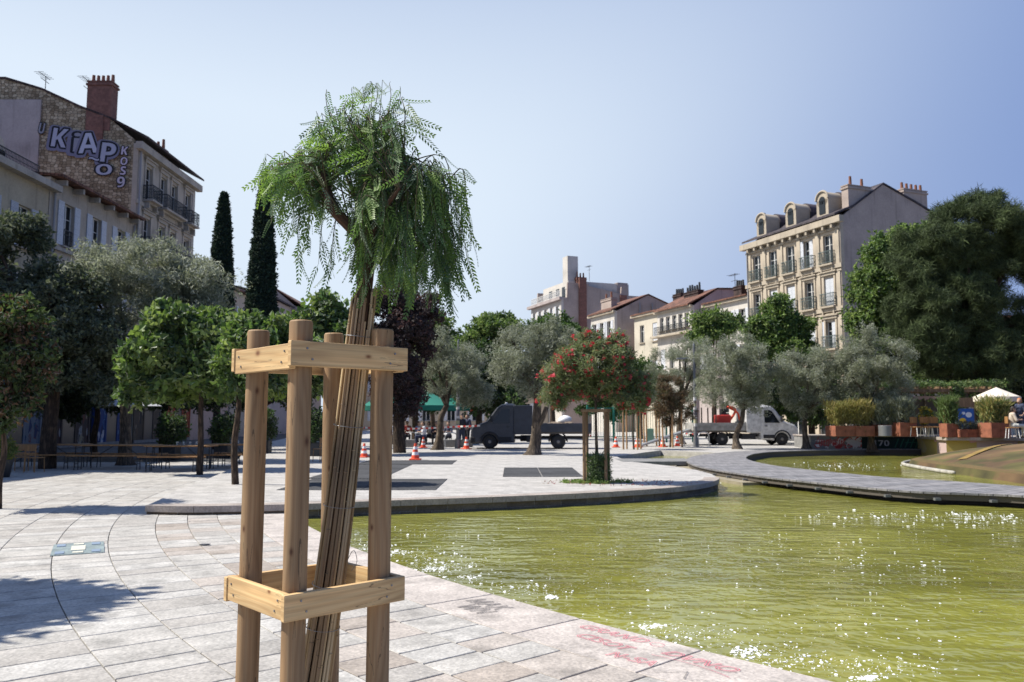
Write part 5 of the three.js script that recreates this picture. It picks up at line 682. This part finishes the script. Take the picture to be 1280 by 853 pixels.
{ // low stone blocks and seats
  [[492, 503], [505, 517], [552, 590]].forEach(([a, b], i) => { const p = gp((a + b) / 2, 559.5, TER), w = (b - a) / 1000 * -p.z; const t = thing('stone_bench', ['short rough stone block seat at the tape end', 'grey stone block seat behind the lone cone', 'long grey stone seat behind the lamp post'][i], 'stone bench', [p.x, TER, p.z - 0.6]); part('block', rb(w, 0.4, 0.5, 0, 0.2, 0, 0.03), M.concreteG, t); part('plinth', rb(w - 0.1, 0.06, 0.42, 0, 0.02, 0, 0.01), M.wallBlock, t); });
  const h = (px, py, l) => { const p = gp(px, py, TER), t = thing('bicycle_hoop', l, 'bicycle stand', p, 0.3, 'bicycle hoops by the white truck'); part('hoop', tube([V(-0.32, 0, 0), V(-0.32, 0.6, 0), V(-0.2, 0.74, 0), V(0.2, 0.74, 0), V(0.32, 0.6, 0), V(0.32, 0, 0)], 0.03, 0.03, 8, 30), M.steel, t); part('foot_plate', bx(0.14, 0.02, 0.14, -0.32, 0.01, 0), M.steel, t); part('foot_plate', bx(0.14, 0.02, 0.14, 0.32, 0.01, 0), M.steel, t); };
  h(862, 558, 'steel bicycle hoop before the white truck tail, on the ramp side'); h(880, 558, 'steel bicycle hoop before the rear wheel of the white truck'); h(606 - 42, 559.5, 'steel bicycle hoop beside the sticker-covered lamp post');
}
{ // railing and playground-like green fence in the background
  const t = thing('green_fence', 'green metal fence with upright bars behind the bare stakes', 'fence', at(800, 524, 52).setY(TER)); for (let k = 0; k < 5; k++) part('fence_post', cy(0.06, 0.06, 2.4, -3.4 + k * 1.7, 0, 0, 8), M.green, t); for (const y of [0.35, 2.2]) part('fence_rail', bx(6.9, 0.06, 0.05, 0, y, 0), M.green, t); for (let k = 0; k < 44; k++) part('fence_bar', cy(0.014, 0.014, 1.85, -3.3 + k * 0.153, 0.35, 0, 6), M.green, t); part('litter_bin', rb(0.42, 0.9, 0.42, 0.2, 0.47, 2.5, 0.04), mat([0.16, 0.30, 0.22], 0.6), t);
}
// ------------------------------------------------------------ cafe tables on the left
function table(label, px, d, L, turn = 0) {
  const p = at(px, 524, d).setY(0), t = thing('trestle_table', label, 'table', p, turn);
  for (const z of [-0.28, 0, 0.28]) part('board', rb(L, 0.04, 0.265, 0, 0.78, z, 0.008), M.tableWood, t);
  for (const s of [-1, 1]) { const g = []; for (const z of [-0.3, 0.3]) g.push(bar(V(s * (L / 2 - 0.25), 0, z * 1.1), V(s * (L / 2 - 0.25), 0.76, z), 0.018)); g.push(bar(V(s * (L / 2 - 0.25), 0.74, -0.3), V(s * (L / 2 - 0.25), 0.74, 0.3), 0.018)); part('leg_frame', g, M.darkMetal, t); part('brace', bar(V(s * (L / 2 - 0.25), 0.2, 0), V(s * 0.2, 0.74, 0), 0.012), M.darkMetal, t); }
  return t;
}
function bench(label, x, z, L, turn = 0) { const t = thing('bench', label, 'bench', [x, 0, z], turn); part('seat', rb(L, 0.045, 0.27, 0, 0.46, 0, 0.008), M.tableWood, t); for (const s of [-1, 1]) part('leg_frame', [bar(V(s * (L / 2 - 0.3), 0, -0.13), V(s * (L / 2 - 0.3), 0.44, -0.1), 0.016), bar(V(s * (L / 2 - 0.3), 0, 0.13), V(s * (L / 2 - 0.3), 0.44, 0.1), 0.016), bar(V(s * (L / 2 - 0.3), 0.2, -0.11), V(s * (L / 2 - 0.3), 0.2, 0.11), 0.012)], M.darkMetal, t); return t; }
function glassOn(label, x, y, z) { const t = solo('drinking_glass', new THREE.LatheGeometry([[0, 0], [0.03, 0], [0.04, 0.12], [0.036, 0.12], [0.028, 0.012], [0, 0.012]].map(a => new THREE.Vector2(...a)), 14), M.white2, label, 'glass', 'glasses on the tables'); t.position.set(x, y, z); }
{
  [['long wooden trestle table deepest under the dark oak', 62, 27.5, 2.6, 0.06], ['long wooden trestle table between the oak and the glasses table', 150, 27.0, 2.6, 0.03], ['wooden trestle table with four glasses standing on it', 228, 26.2, 2.1, -0.05], ['wooden trestle table beside the catalpa trunk and terrace edge', 290, 27.6, 1.6, 0.0]].forEach(([l, px, d, L, a], i) => {
    const t = table(l, px, d, L, a), p = t.position, n = ['deepest table under the oak', 'second table along from the oak', 'table with four glasses', 'table beside the catalpa trunk'][i];
    bench(`wooden bench on the open side of the ${n}`, p.x, p.z + 0.72, L, a); bench(`wooden bench on the shop side of the ${n}`, p.x, p.z - 0.72, L, a);
    if (i === 2) for (let k = 0; k < 4; k++) glassOn('clear drinking glass in the row of four on the trestle table', p.x - 0.1 + 0.2 * k, 0.8, p.z + 0.1 - 0.02 * k);
    if (i === 3) for (let k = 0; k < 2; k++) glassOn('clear drinking glass of the pair beside the catalpa trunk', p.x + 0.1 + 0.12 * k, 0.8, p.z);
  });
  [['tan folding chair by the oak trunk, back to the paving', 28, 25.6, 0.3], ['second tan folding chair beside the deepest table', 46, 25.2, -0.2], ['tan folding chair near the catalpa trunk', 402, 28.5, 0.9]].forEach(([l, px, d, a], i) => { const p = at(px, 524, d).setY(i === 2 ? TER : 0), t = thing('folding_chair', l, 'chair', p, a, 'tan folding chairs'); part('seat', rb(0.42, 0.03, 0.4, 0, 0.45, 0, 0.01), M.tableWood, t); part('backrest', rb(0.42, 0.2, 0.025, 0, 0.75, 0.19, 0.01), M.tableWood, t); part('backrest', rb(0.42, 0.07, 0.025, 0, 0.57, 0.19, 0.01), M.tableWood, t); for (const s of [-1, 1]) for (const z of [-1, 1]) part('leg', bar(V(s * 0.19, 0, z * 0.2), V(s * 0.19, z > 0 ? 0.85 : 0.44, z * (z > 0 ? 0.19 : 0.17)), 0.014), M.tableWood, t); });
  const p = at(165, 524, 33).setY(0), u = thing('parasol', 'pale grey cafe parasol in the shade behind the long tables', 'parasol', p); part('pole', cy(0.03, 0.03, 2.5, 0, 0, 0, 8), M.greyMetal, u); part('canopy', new THREE.ConeGeometry(1.2, 0.55, 8, 1, true).translate(0, 2.45, 0), mat([0.5, 0.5, 0.5], 0.9, { side: THREE.DoubleSide }), u); part('base', cy(0.28, 0.26, 0.1, 0, 0, 0, 16), M.concreteG, u);
  const pot = thing('plant_pot', 'dark pot of yellow green leaves at the end of the tables', 'potted plant', at(6, 524, 23).setY(0)); part('pot', new THREE.LatheGeometry([[0, 0], [0.2, 0], [0.28, 0.5], [0.25, 0.5], [0.2, 0.42], [0, 0.42]].map(a => new THREE.Vector2(...a)), 18), M.darkMetal, pot); const r = rng(70), P = []; for (let i = 0; i < 160; i++) { const e = ballDir(r).multiplyScalar(0.34 * Math.pow(r(), 0.5)); P.push(V(e.x, 0.75 + e.y, e.z)); } foliage(pot, 'leaves', G.broadS, M.leaf, P, r, [[0.2, 0.22, 0.03], [0.12, 0.17, 0.03]], 0.8, 1.2);
  // tall potted shrubs before the shops
  [[215, 33, 'dark potted bush in front of the brown shop front'], [280, 35, 'dark potted bush beside the blue shop panels'], [395, 33, 'green potted bush behind the folding chair'], [330, 36, 'potted bush between the posts of the stake frame, far off']].forEach(([px, d, l], i) => { const t = thing('potted_bush', l, 'potted plant', at(px, 524, d).setY(i > 1 ? TER : 0)); part('pot', rb(0.6, 0.55, 0.6, 0, 0.275, 0, 0.03), M.darkMetal, t); const P = [], q = rng(71 + i); for (let k = 0; k < 300; k++) { const e = ballDir(q).multiplyScalar(Math.pow(q(), 0.5)); P.push(V(e.x * 0.6, 1.2 + e.y * 0.75, e.z * 0.6)); } part('stem', bar(V(0, 0.4, 0), V(0, 1.2, 0), 0.03), M.bark, t); foliage(t, 'leaves', G.broadS, M.leaf, P, q, DARK.concat(MIDG), 1, 1.6); });
}
// ------------------------------------------------------------ people
function sdf(prims, c, S, res, k = 0.035) {
  const mc = new MarchingCubes(res, M.skin, false, false, 30000), h = res / 2; mc.isolation = 0;
  for (let z = 0; z < res; z++) for (let y = 0; y < res; y++) for (let x = 0; x < res; x++) {
    const px = (x - h) / h * S + c[0], py = (y - h) / h * S + c[1], pz = (z - h) / h * S + c[2]; let d = 9;
    for (const [ax, ay, az, bx2, by, bz, ra, rb2] of prims) { const dx = bx2 - ax, dy = by - ay, dz = bz - az, L = dx * dx + dy * dy + dz * dz || 1e-9, t = Math.max(0, Math.min(1, ((px - ax) * dx + (py - ay) * dy + (pz - az) * dz) / L)), q = Math.hypot(px - ax - dx * t, py - ay - dy * t, pz - az - dz * t) - ra - (rb2 - ra) * t, m = Math.max(k - Math.abs(d - q), 0) / k; d = Math.min(d, q) - m * m * k * 0.25; }
    mc.field[x + y * res + z * res * res] = -d;
  }
  mc.update(); const n = mc.count, P = mc.positionArray.slice(0, n * 3), N = mc.normalArray.slice(0, n * 3);
  for (let i = 0; i < n; i++) { P[3 * i] = P[3 * i] * S + c[0]; P[3 * i + 1] = P[3 * i + 1] * S + c[1]; P[3 * i + 2] = P[3 * i + 2] * S + c[2]; }
  const g = new THREE.BufferGeometry(); g.setAttribute('position', new THREE.BufferAttribute(P, 3)); g.setAttribute('normal', new THREE.BufferAttribute(N, 3)); return g;
}
function bodyOf(J) { const s2 = f => [-1, 1].flatMap(f), c = (a, b, ra, rb2) => [...a, ...b, ra, rb2], m = (p, s) => [p[0] * s, p[1], p[2]];
  const arms = s2(s => [c(m(J.sh, s), m(J.el, s), 0.048, 0.040), c(m(J.el, s), m(J.wr, s), 0.040, 0.028), c(m(J.wr, s), m(J.ha, s), 0.030, 0.022)]), legs = s2(s => [c(m(J.hip, s), m(J.kn, s), 0.085, 0.058), c(m(J.kn, s), m(J.an, s), 0.056, 0.038)]), feet = s2(s => [c(m(J.an, s), m(J.toe, s), 0.042, 0.032)]), torso = [c(m(J.sh, 0.8), m(J.sh, -0.8), 0.075, 0.075), c(J.chest, J.pel, 0.125, 0.12), c(m(J.hip, 1), m(J.hip, -1), 0.10, 0.10)], H = J.head, head = [c(J.neck, [H[0], H[1] - 0.05, H[2]], 0.052, 0.052), c([H[0], H[1] + 0.02, H[2] - 0.01], [H[0], H[1] - 0.05, H[2] + 0.035], 0.092, 0.066), c([H[0], H[1] - 0.015, H[2] + 0.08], [H[0], H[1] - 0.035, H[2] + 0.105], 0.012, 0.016)];
  const fat = (a, k) => a.map(p => [...p.slice(0, 6), p[6] + k, p[7] + k]); const cy0 = J.c[1], S = J.S;
  return { body: sdf([...arms, ...legs, ...feet, ...torso, ...head], J.c, S, 62), shirt: sdf(fat([...torso.slice(0, 2), ...s2(s => [c(m(J.sh, s), m(J.el, s), 0.055, 0.05)])], 0.014), J.c, S, 52), trousers: sdf(fat([torso[2], ...legs], 0.013), J.c, S, 52), shoes: sdf(fat(feet, 0.012), J.c, S, 44), hair: sdf([c([H[0], H[1] + 0.045, H[2] - 0.025], [H[0], H[1] - 0.03, H[2] - 0.055], 0.092, 0.075)], H, 0.2, 24) };
}
{
  const stand = bodyOf({ c: [0, 0.88, 0.03], S: 0.95, pel: [0, 0.98, 0], chest: [0, 1.30, 0], neck: [0, 1.47, 0], head: [0, 1.63, 0.02], sh: [0.17, 1.42, 0], el: [0.24, 1.14, -0.02], wr: [0.20, 0.98, 0.16], ha: [0.15, 0.98, 0.24], hip: [0.085, 0.93, 0], kn: [0.10, 0.50, 0.02], an: [0.11, 0.09, -0.02], toe: [0.12, 0.045, 0.15] });
  const sit = bodyOf({ c: [0, 0.68, 0.18], S: 0.78, pel: [0, 0.58, 0], chest: [0, 0.90, 0.0], neck: [0, 1.08, 0.02], head: [0, 1.24, 0.06], sh: [0.17, 1.02, 0.0], el: [0.25, 0.77, 0.08], wr: [0.14, 0.80, 0.30], ha: [0.09, 0.80, 0.37], hip: [0.09, 0.55, 0.0], kn: [0.12, 0.54, 0.42], an: [0.12, 0.09, 0.40], toe: [0.13, 0.045, 0.55] });
  const cl = [[0.6, 0.6, 0.62], [0.03, 0.03, 0.04], [0.16, 0.2, 0.3], [0.5, 0.42, 0.33], [0.04, 0.05, 0.09], [0.3, 0.05, 0.05], [0.55, 0.55, 0.5]].map(c => mat(c, 0.9));
  const person = (g, label, pos, turn, a, b, group, hair = M.hair) => { const t = thing('person', label, 'person', pos, turn, group), bd = part('body', g.body, M.skin, t); part('shirt', g.shirt, cl[a], t); part('trousers', g.trousers, cl[b], t); part('shoes', g.shoes, M.black, t); part('hair', g.hair, hair, t); };
  const cafe = (px, d) => at(px, 524, d).setY(TER);
  [[492, 45.2, 1.2, 0, 1, 'person in a white top seated next to the purple tree trunk'], [499, 46, -1.6, 6, 4, 'person in a pale shirt seated facing the purple tree'], [522, 45.4, 1.4, 2, 1, 'person in a blue shirt seated below the green awning edge'], [530, 44.6, -1.4, 0, 4, 'person in white seated at the small round table with a blue shirt opposite'], [537, 46, -1.3, 3, 1, 'person in a beige top seated beside the person in white'], [545, 45.5, 0.4, 1, 1, 'person in black seated behind the leaning olive trunk'], [561, 45.2, -0.5, 4, 1, 'person in navy seated between the leaning olive and the lamp post'], [509, 47.5, 0.2, 5, 1, 'person in a red top seated deep under the awning']].forEach(([px, d, a, s, q, l]) => { person(sit, l, cafe(px, d), a, s, q, 'people seated at the cafe'); });
  person(stand, 'person in dark clothes standing beside the lamp post holding something', cafe(577, 43.2), 0.4, 1, 4, 'people standing by the truck'); person(stand, 'person in black standing beside the dark truck front', cafe(584, 43.6), -0.7, 4, 1, 'people standing by the truck');
  person(stand, 'person in a dark blue top standing under the cream parasol', V(at(1276, 524, 35.6).x, 0.82, -35.6), -1.2, 4, 4, null, mat([0.45, 0.17, 0.06], 0.7)); person(sit, 'person in a beige top seated on a white chair by the parasol', V(at(1266, 524, 34.6).x, 0.82, -34.6), 1.3, 3, 6);
  // furniture they use: small tables, stools and green parasols
  [[495.5, 45.6], [526, 45], [541, 46.2], [553, 45.4], [515, 46.4]].forEach(([px, d], i) => { const t = thing('cafe_table', ['small round table next to the purple tree trunk', 'small round table below the green awning edge', 'small round table behind the person in beige', 'small round table behind the leaning olive', 'small round table deep under the awning'][i], 'table', cafe(px, d), 0, 'small cafe tables'); part('table_top', cy(0.33, 0.33, 0.03, 0, 0.72, 0, 20), M.white, t); part('column', cy(0.03, 0.03, 0.7, 0, 0.02, 0, 8), M.darkMetal, t); part('foot', cy(0.2, 0.16, 0.03, 0, 0, 0, 14), M.darkMetal, t); });
  [[492, 45.2], [499, 46], [522, 45.4], [530, 44.6], [537, 46], [545, 45.5], [561, 45.2], [509, 47.5]].forEach(([px, d], i) => { const t = thing('stool', ['stool under the person in the white top by the purple tree', 'stool under the person facing the purple tree', 'stool under the person in the blue shirt', 'stool under the person in white at the round table', 'stool under the person in beige', 'stool under the person in black behind the olive', 'stool under the person in navy', 'stool under the person in the red top'][i], 'stool', cafe(px, d), 0, 'cafe stools'); part('seat', rb(0.36, 0.04, 0.36, 0, 0.44, 0, 0.015), M.darkMetal, t); for (const a of [-1, 1]) for (const b of [-1, 1]) part('leg', bar(V(a * 0.17, 0, b * 0.17), V(a * 0.14, 0.43, b * 0.14), 0.013), M.darkMetal, t); });
  [[530, 47, 1], [480, 49, 0.8], [562, 50, 0.7]].forEach(([px, d, s], i) => { const t = thing('green_parasol', ['large green square parasol over the seated people', 'green square parasol behind the purple tree trunk', 'smaller green parasol behind the lamp post'][i], 'parasol', cafe(px, d)); t.scale.set(s, 1, s); part('pole', cy(0.04, 0.04, 2.9, 0, 0, 0, 8), M.darkMetal, t); part('canopy', new THREE.ConeGeometry(2.3, 0.95, 4, 1, true).rotateY(Math.PI / 4 + 0.2).translate(0, 2.75, 0), mat(M.green.color, 0.85, { side: THREE.DoubleSide }), t); part('valance', new THREE.CylinderGeometry(2.3, 2.3, 0.28, 4, 1, true).rotateY(Math.PI / 4 + 0.2).translate(0, 2.14, 0), mat(M.green.color, 0.85, { side: THREE.DoubleSide }), t); });
  { const t = thing('red_parasol', 'small red parasol beyond the dark truck cab', 'parasol', cafe(595, 56)); part('pole', cy(0.03, 0.03, 2.4, 0, 0, 0, 8), M.darkMetal, t); part('canopy', new THREE.ConeGeometry(1.1, 0.5, 8, 1, true).translate(0, 2.3, 0), mat(M.redPlastic.color, 0.85, { side: THREE.DoubleSide }), t); }
}
// ------------------------------------------------------------ cafe terrace on the right
{
  const wallTex = canv(1024, 128, (c, w, h) => { c.fillStyle = '#8d8880'; c.fillRect(0, 0, w, h); scrawl(c, 430, h, 22, ['#c04a44', '#d9d2cc', '#a83f3c', '#e4dcd6', '#7a7a7a'], 5); c.fillStyle = '#16302c'; c.fillRect(400, 0, 624, h); c.font = 'bold 84px sans-serif'; c.lineWidth = 12; c.strokeStyle = '#1c1c20'; c.fillStyle = '#b9bcc0'; c.strokeText('170', 480, 96); c.fillText('170', 480, 96); c.strokeStyle = '#2f6a58'; c.lineWidth = 8; c.beginPath(); for (let k = 0; k < 9; k++) { c.moveTo(660 + k * 40, 110); c.lineTo(690 + k * 40, 20); } c.moveTo(740, 60); c.lineTo(1000, 50); c.stroke(); c.font = 'bold 90px sans-serif'; c.strokeStyle = '#b8403c'; c.lineWidth = 7; c.strokeText('RPSK', 60, 96); });
  const A = gp(1017, 561.5, TER), Bp = gp(1182, 562, TER), L = A.distanceTo(Bp), t = thing('graffiti_wall', 'low wall with red and dark green graffiti under the planters', 'wall', [A.x, TER, A.z - 0.3], Math.atan2(-(Bp.z - A.z), Bp.x - A.x));
  part('wall_face', new THREE.PlaneGeometry(L, 0.60).translate(L / 2, 0.30, 0.004), mat([0.9, 0.9, 0.9], 0.9, { map: wallTex }), t); part('wall_body', bx(L, 0.60, 3.2, L / 2, 0.30, -1.6), M.concreteG, t); part('coping', rb(L + 0.1, 0.07, 3.3, L / 2, 0.635, -1.6, 0.015), M.kerb, t);
  const top = TER + 0.67;
  const slab = thing('cafe_terrace', 'raised concrete cafe terrace with a yellow painted base', 'terrace', [0, 0, 0]), s0 = at(1176, 524, 37), yel = canv(512, 128, (c, w, h) => { c.fillStyle = '#cbb367'; c.fillRect(0, 0, w, h); scrawl(c, w, h, 10, ['#d8c47c', '#b86a5a', '#cdb98a', '#d7a6b4'], 7); c.fillStyle = '#c9b0ac'; c.fillRect(330, 0, 182, h); });
  part('slab', plan([[s0.x, 36.6], [34, 33.2], [36, 46], [s0.x + 1.2, 46]], 0.68, 0.82), M.kerb, slab); part('painted_base', plan([[s0.x + 0.15, 36.9], [33.9, 33.5], [35, 45.9], [s0.x + 1.3, 45.9]], -0.4, 0.676), mat([0.80, 0.80, 0.80], 0.9, { map: (() => { yel.wrapS = yel.wrapT = THREE.RepeatWrapping; yel.repeat.set(0.22, 1 / 1.1); return yel; })() }), slab);
  function planter(label, px, d, w, h, y, plant) { const p = at(px, 524, d), o = thing('planter', label, 'planter', [p.x, y, p.z], 0.1, 'terracotta planters'), th = 0.04; part('box', [rb(w, h, th, 0, h / 2, w > 1 ? 0.22 : w / 2 - 0.02, 0.01), rb(w, h, th, 0, h / 2, w > 1 ? -0.22 : -w / 2 + 0.02, 0.01), rb(th, h, (w > 1 ? 0.44 : w) - 0.09, w / 2 - 0.02, h / 2, 0, 0.01), rb(th, h, (w > 1 ? 0.44 : w) - 0.09, -w / 2 + 0.02, h / 2, 0, 0.01)], M.terracotta, o); part('soil', bx(w - 0.1, 0.04, (w > 1 ? 0.44 : w) - 0.1, 0, h - 0.08, 0), M.soil, o); for (let k = 1; k < Math.max(2, Math.round(w / 0.5)); k++) part('batten', bx(0.05, h, 0.02, -w / 2 + k * w / Math.max(2, Math.round(w / 0.5)), h / 2, (w > 1 ? 0.24 : w / 2) + 0.012), M.terracotta, o);
    const r = rng(px), P = [], [kind, ph, cols] = plant; for (let i = 0; i < (kind === 'blade' ? 260 : 200); i++) { const f = Math.pow(r(), 0.8), sp = 0.75 + 0.35 * f; P.push(V((r() - 0.5) * w * sp * 1.05, h + ph * f, (r() - 0.5) * (w > 1 ? 0.6 : w) * sp)); } const stems = []; for (let i = 0; i < 14; i++) { const x = (r() - 0.5) * w * 0.8, z = (r() - 0.5) * 0.3; stems.push(bar(V(x, h - 0.1, z), V(x * 1.2 + 0.1 * (r() - 0.5), h + ph * 0.85, z * 1.2), 0.010, 5)); } part('stems', stems, kind === 'blade' ? M.tableWood : M.bark, o); foliage(o, 'leaves', G[kind], M.leaf, P, r, cols, 0.8, 1.3, kind === 'blade'); }
  const YEL = [[0.30, 0.27, 0.07], [0.24, 0.24, 0.06], [0.36, 0.30, 0.10]], GR = [[0.11, 0.17, 0.04], [0.15, 0.22, 0.06]], GY = [[0.10, 0.13, 0.10], [0.14, 0.16, 0.13]];
  planter('terracotta planter with yellowing bamboo on the graffiti wall', 1050, 39, 1.0, 0.5, top, ['blade', 1.0, YEL]); planter('second terracotta planter of yellow bamboo beside the olive trunk', 1075, 39, 0.95, 0.5, top, ['blade', 1.05, YEL]); planter('terracotta planter with sparse dry stems above the dark graffiti', 1103, 39, 0.7, 0.55, top, ['blade', 1.0, OLIVE]); planter('square terracotta planter at the pergola post', 1129, 38.6, 0.85, 0.66, top, ['blade', 1.0, OLIVE]);
  planter('terracotta planter with fresh green bamboo at the terrace corner', 1186, 36.8, 0.58, 0.62, 0.822, ['blade', 1.05, GR]); planter('long low terracotta trough of grey lavender', 1211, 36.6, 1.25, 0.36, 0.822, ['tiny', 0.35, GY]); planter('square terracotta planter of tall grass before the cream parasol', 1242, 36, 0.9, 0.66, 0.822, ['blade', 0.95, GR.concat(YEL)]);
  solo('grey_drum', new THREE.LatheGeometry([[0, 0], [0.3, 0], [0.3, 0.05], [0.29, 0.1], [0.3, 0.25], [0.29, 0.3], [0.3, 0.5], [0.29, 0.52], [0, 0.52]].map(a => new THREE.Vector2(...a)), 20), M.greyMetal, 'grey round drum between the planters on the wall', 'drum').position.set(at(1106, 524, 38.2).x, top, -38.2);
  { // pergola with vine
    const p = at(1160, 524, 41), g = thing('pergola', 'dark timber pergola overgrown with vine, with a scalloped valance', 'pergola', [p.x, top, p.z]);
    for (const x of [-1.7, 1.2, 3.4]) for (const z of [0, -2.4]) part('post', bx(0.12, 2.2, 0.12, x, 1.1, z), M.deckDark, g); for (const z of [0.08, -2.48]) part('beam', bx(5.6, 0.16, 0.08, 0.85, 2.28, z), M.greyWood, g); for (let k = 0; k < 10; k++) part('rafter', bx(0.06, 0.12, 3.0, -1.7 + k * 0.57, 2.425, -1.2), M.greyWood, g);
    for (let k = 0; k < 9; k++) part('scallop', new THREE.CircleGeometry(0.17, 10, Math.PI, Math.PI).translate(-1.4 + k * 0.33, 1.98, 0.16), mat([0.42, 0.24, 0.16], 0.9, { side: THREE.DoubleSide }), g);
    part('back_screen', bx(5.4, 2.0, 0.06, 0.85, 1.0, -2.56), M.deckDark, g);
    const r = rng(90), P = []; for (let i = 0; i < 900; i++) { const x = -2.0 + 6.2 * r(); P.push(V(x, 2.5 + 0.28 * r() * (0.6 + 0.6 * vn(x * 2, 0, 64)) - (r() < 0.12 ? 0.8 * r() : 0), 0.3 - 3 * r())); } for (let i = 0; i < 260; i++) P.push(V(-1.9 + 0.35 * (r() - 0.5), 2.5 * r(), 0.1 + 0.3 * r())); for (let i = 0; i < 200; i++) P.push(V(1.5 + 0.5 * (r() - 0.5), 1 + 1.5 * r(), 0.1 + 0.2 * r())); foliage(g, 'vine_leaves', G.broadS, M.leaf, P, r, MIDG.concat([[0.14, 0.18, 0.05]]), 0.9, 1.5);
    const pt = canv(128, 192, (c, w, h) => { c.fillStyle = '#2d62b4'; c.fillRect(0, 0, w, h); c.fillStyle = '#e6c23a'; c.beginPath(); c.arc(34, 120, 30, 0, 7); c.fill(); c.fillRect(80, 130, 30, 40); c.fillStyle = '#e8eef6'; c.beginPath(); c.arc(86, 60, 26, 0, 7); c.arc(44, 44, 14, 0, 7); c.fill(); });
    const b = thing('poster_panel', 'blue and yellow painted panel under a weathered wood board', 'sign', [at(1208, 524, 38.6).x, 0.82, -38.6]); part('poster', new THREE.BoxGeometry(0.75, 0.95, 0.03).translate(0, 0.85, 0), mat([0.9, 0.9, 0.9], 0.7, { map: pt }), b); part('wood_board', bx(0.9, 0.45, 0.03, 0, 1.62, 0), M.greyWood, b); for (const x of [-0.42, 0.42]) part('post', bx(0.07, 1.9, 0.07, x, 0.95, -0.06), M.deckDark, b);
    const f = thing('flower_stand', 'tall bunch of yellow flowers on a stool beneath the pergola', 'flowers', [at(1157, 524, 39).x, top, -39]); part('stool', [cy(0.2, 0.2, 0.04, 0, 0.5, 0, 14), cy(0.04, 0.04, 0.5, 0, 0, 0, 8)], M.greyWood, f); const q = rng(91), Y = []; for (let i = 0; i < 90; i++) { const e = ballDir(q).multiplyScalar(0.3); Y.push(V(e.x, 1.0 + e.y * 1.3, e.z)); } foliage(f, 'petals', G.petal, M.leaf, Y, q, [[0.7, 0.5, 0.03], [0.6, 0.45, 0.05], [0.15, 0.2, 0.05]], 1.6, 3);
  }
  { const u = thing('cream_parasol', 'cream scalloped parasol over the raised cafe terrace', 'parasol', [at(1248, 524, 36.8).x, 0.82, -36.8]); part('pole', cy(0.03, 0.03, 2.2, 0, 0, 0, 8), M.white, u); const cm = mat(M.cream.color, 0.85, { side: THREE.DoubleSide }); part('canopy', new THREE.ConeGeometry(0.98, 0.45, 10, 1, true).translate(0.0, 2.06, 0), cm, u); for (let k = 0; k < 10; k++) part('valance', bx(0.58, 0.22, 0.012, 0, 1.73, 0.925).rotateY(k * 0.6283 + 0.314), cm, u); }
  const chair = (l, x, y, z, a) => { const c = thing('white_chair', l, 'chair', [x, y, z], a, 'white terrace chairs'); part('seat', rb(0.42, 0.04, 0.42, 0, 0.45, 0, 0.015), M.tableWood, c); part('backrest', rb(0.42, 0.3, 0.03, 0, 0.78, -0.2, 0.01), M.tableWood, c); for (const s of [-1, 1]) for (const q of [-1, 1]) part('leg', bar(V(s * 0.2, 0, q * 0.22), V(s * 0.17, 0.44, q * 0.17), 0.017), M.white, c); };
  chair('white legged chair on the wall under the pergola edge', at(1146, 524, 38).x, top, -38, 0.3); chair('white legged chair on the wall in the middle of its row', at(1158, 524, 38).x, top, -38, 0.1); chair('white legged chair on the wall beside the green bamboo', at(1168, 524, 38.1).x, top, -38.1, -0.2); chair('white legged chair behind the seated person at the parasol', at(1264, 524, 34.65).x, 0.822, -34.6, 1.3); chair('white legged chair between the parasol and the tall grass planter', at(1258, 524, 36.4).x, 0.822, -36.4, -0.6);
}
scene.traverse(o => { if (o.isMesh) { o.castShadow = o.receiveShadow = true; } });
renderer.render(scene, camera);
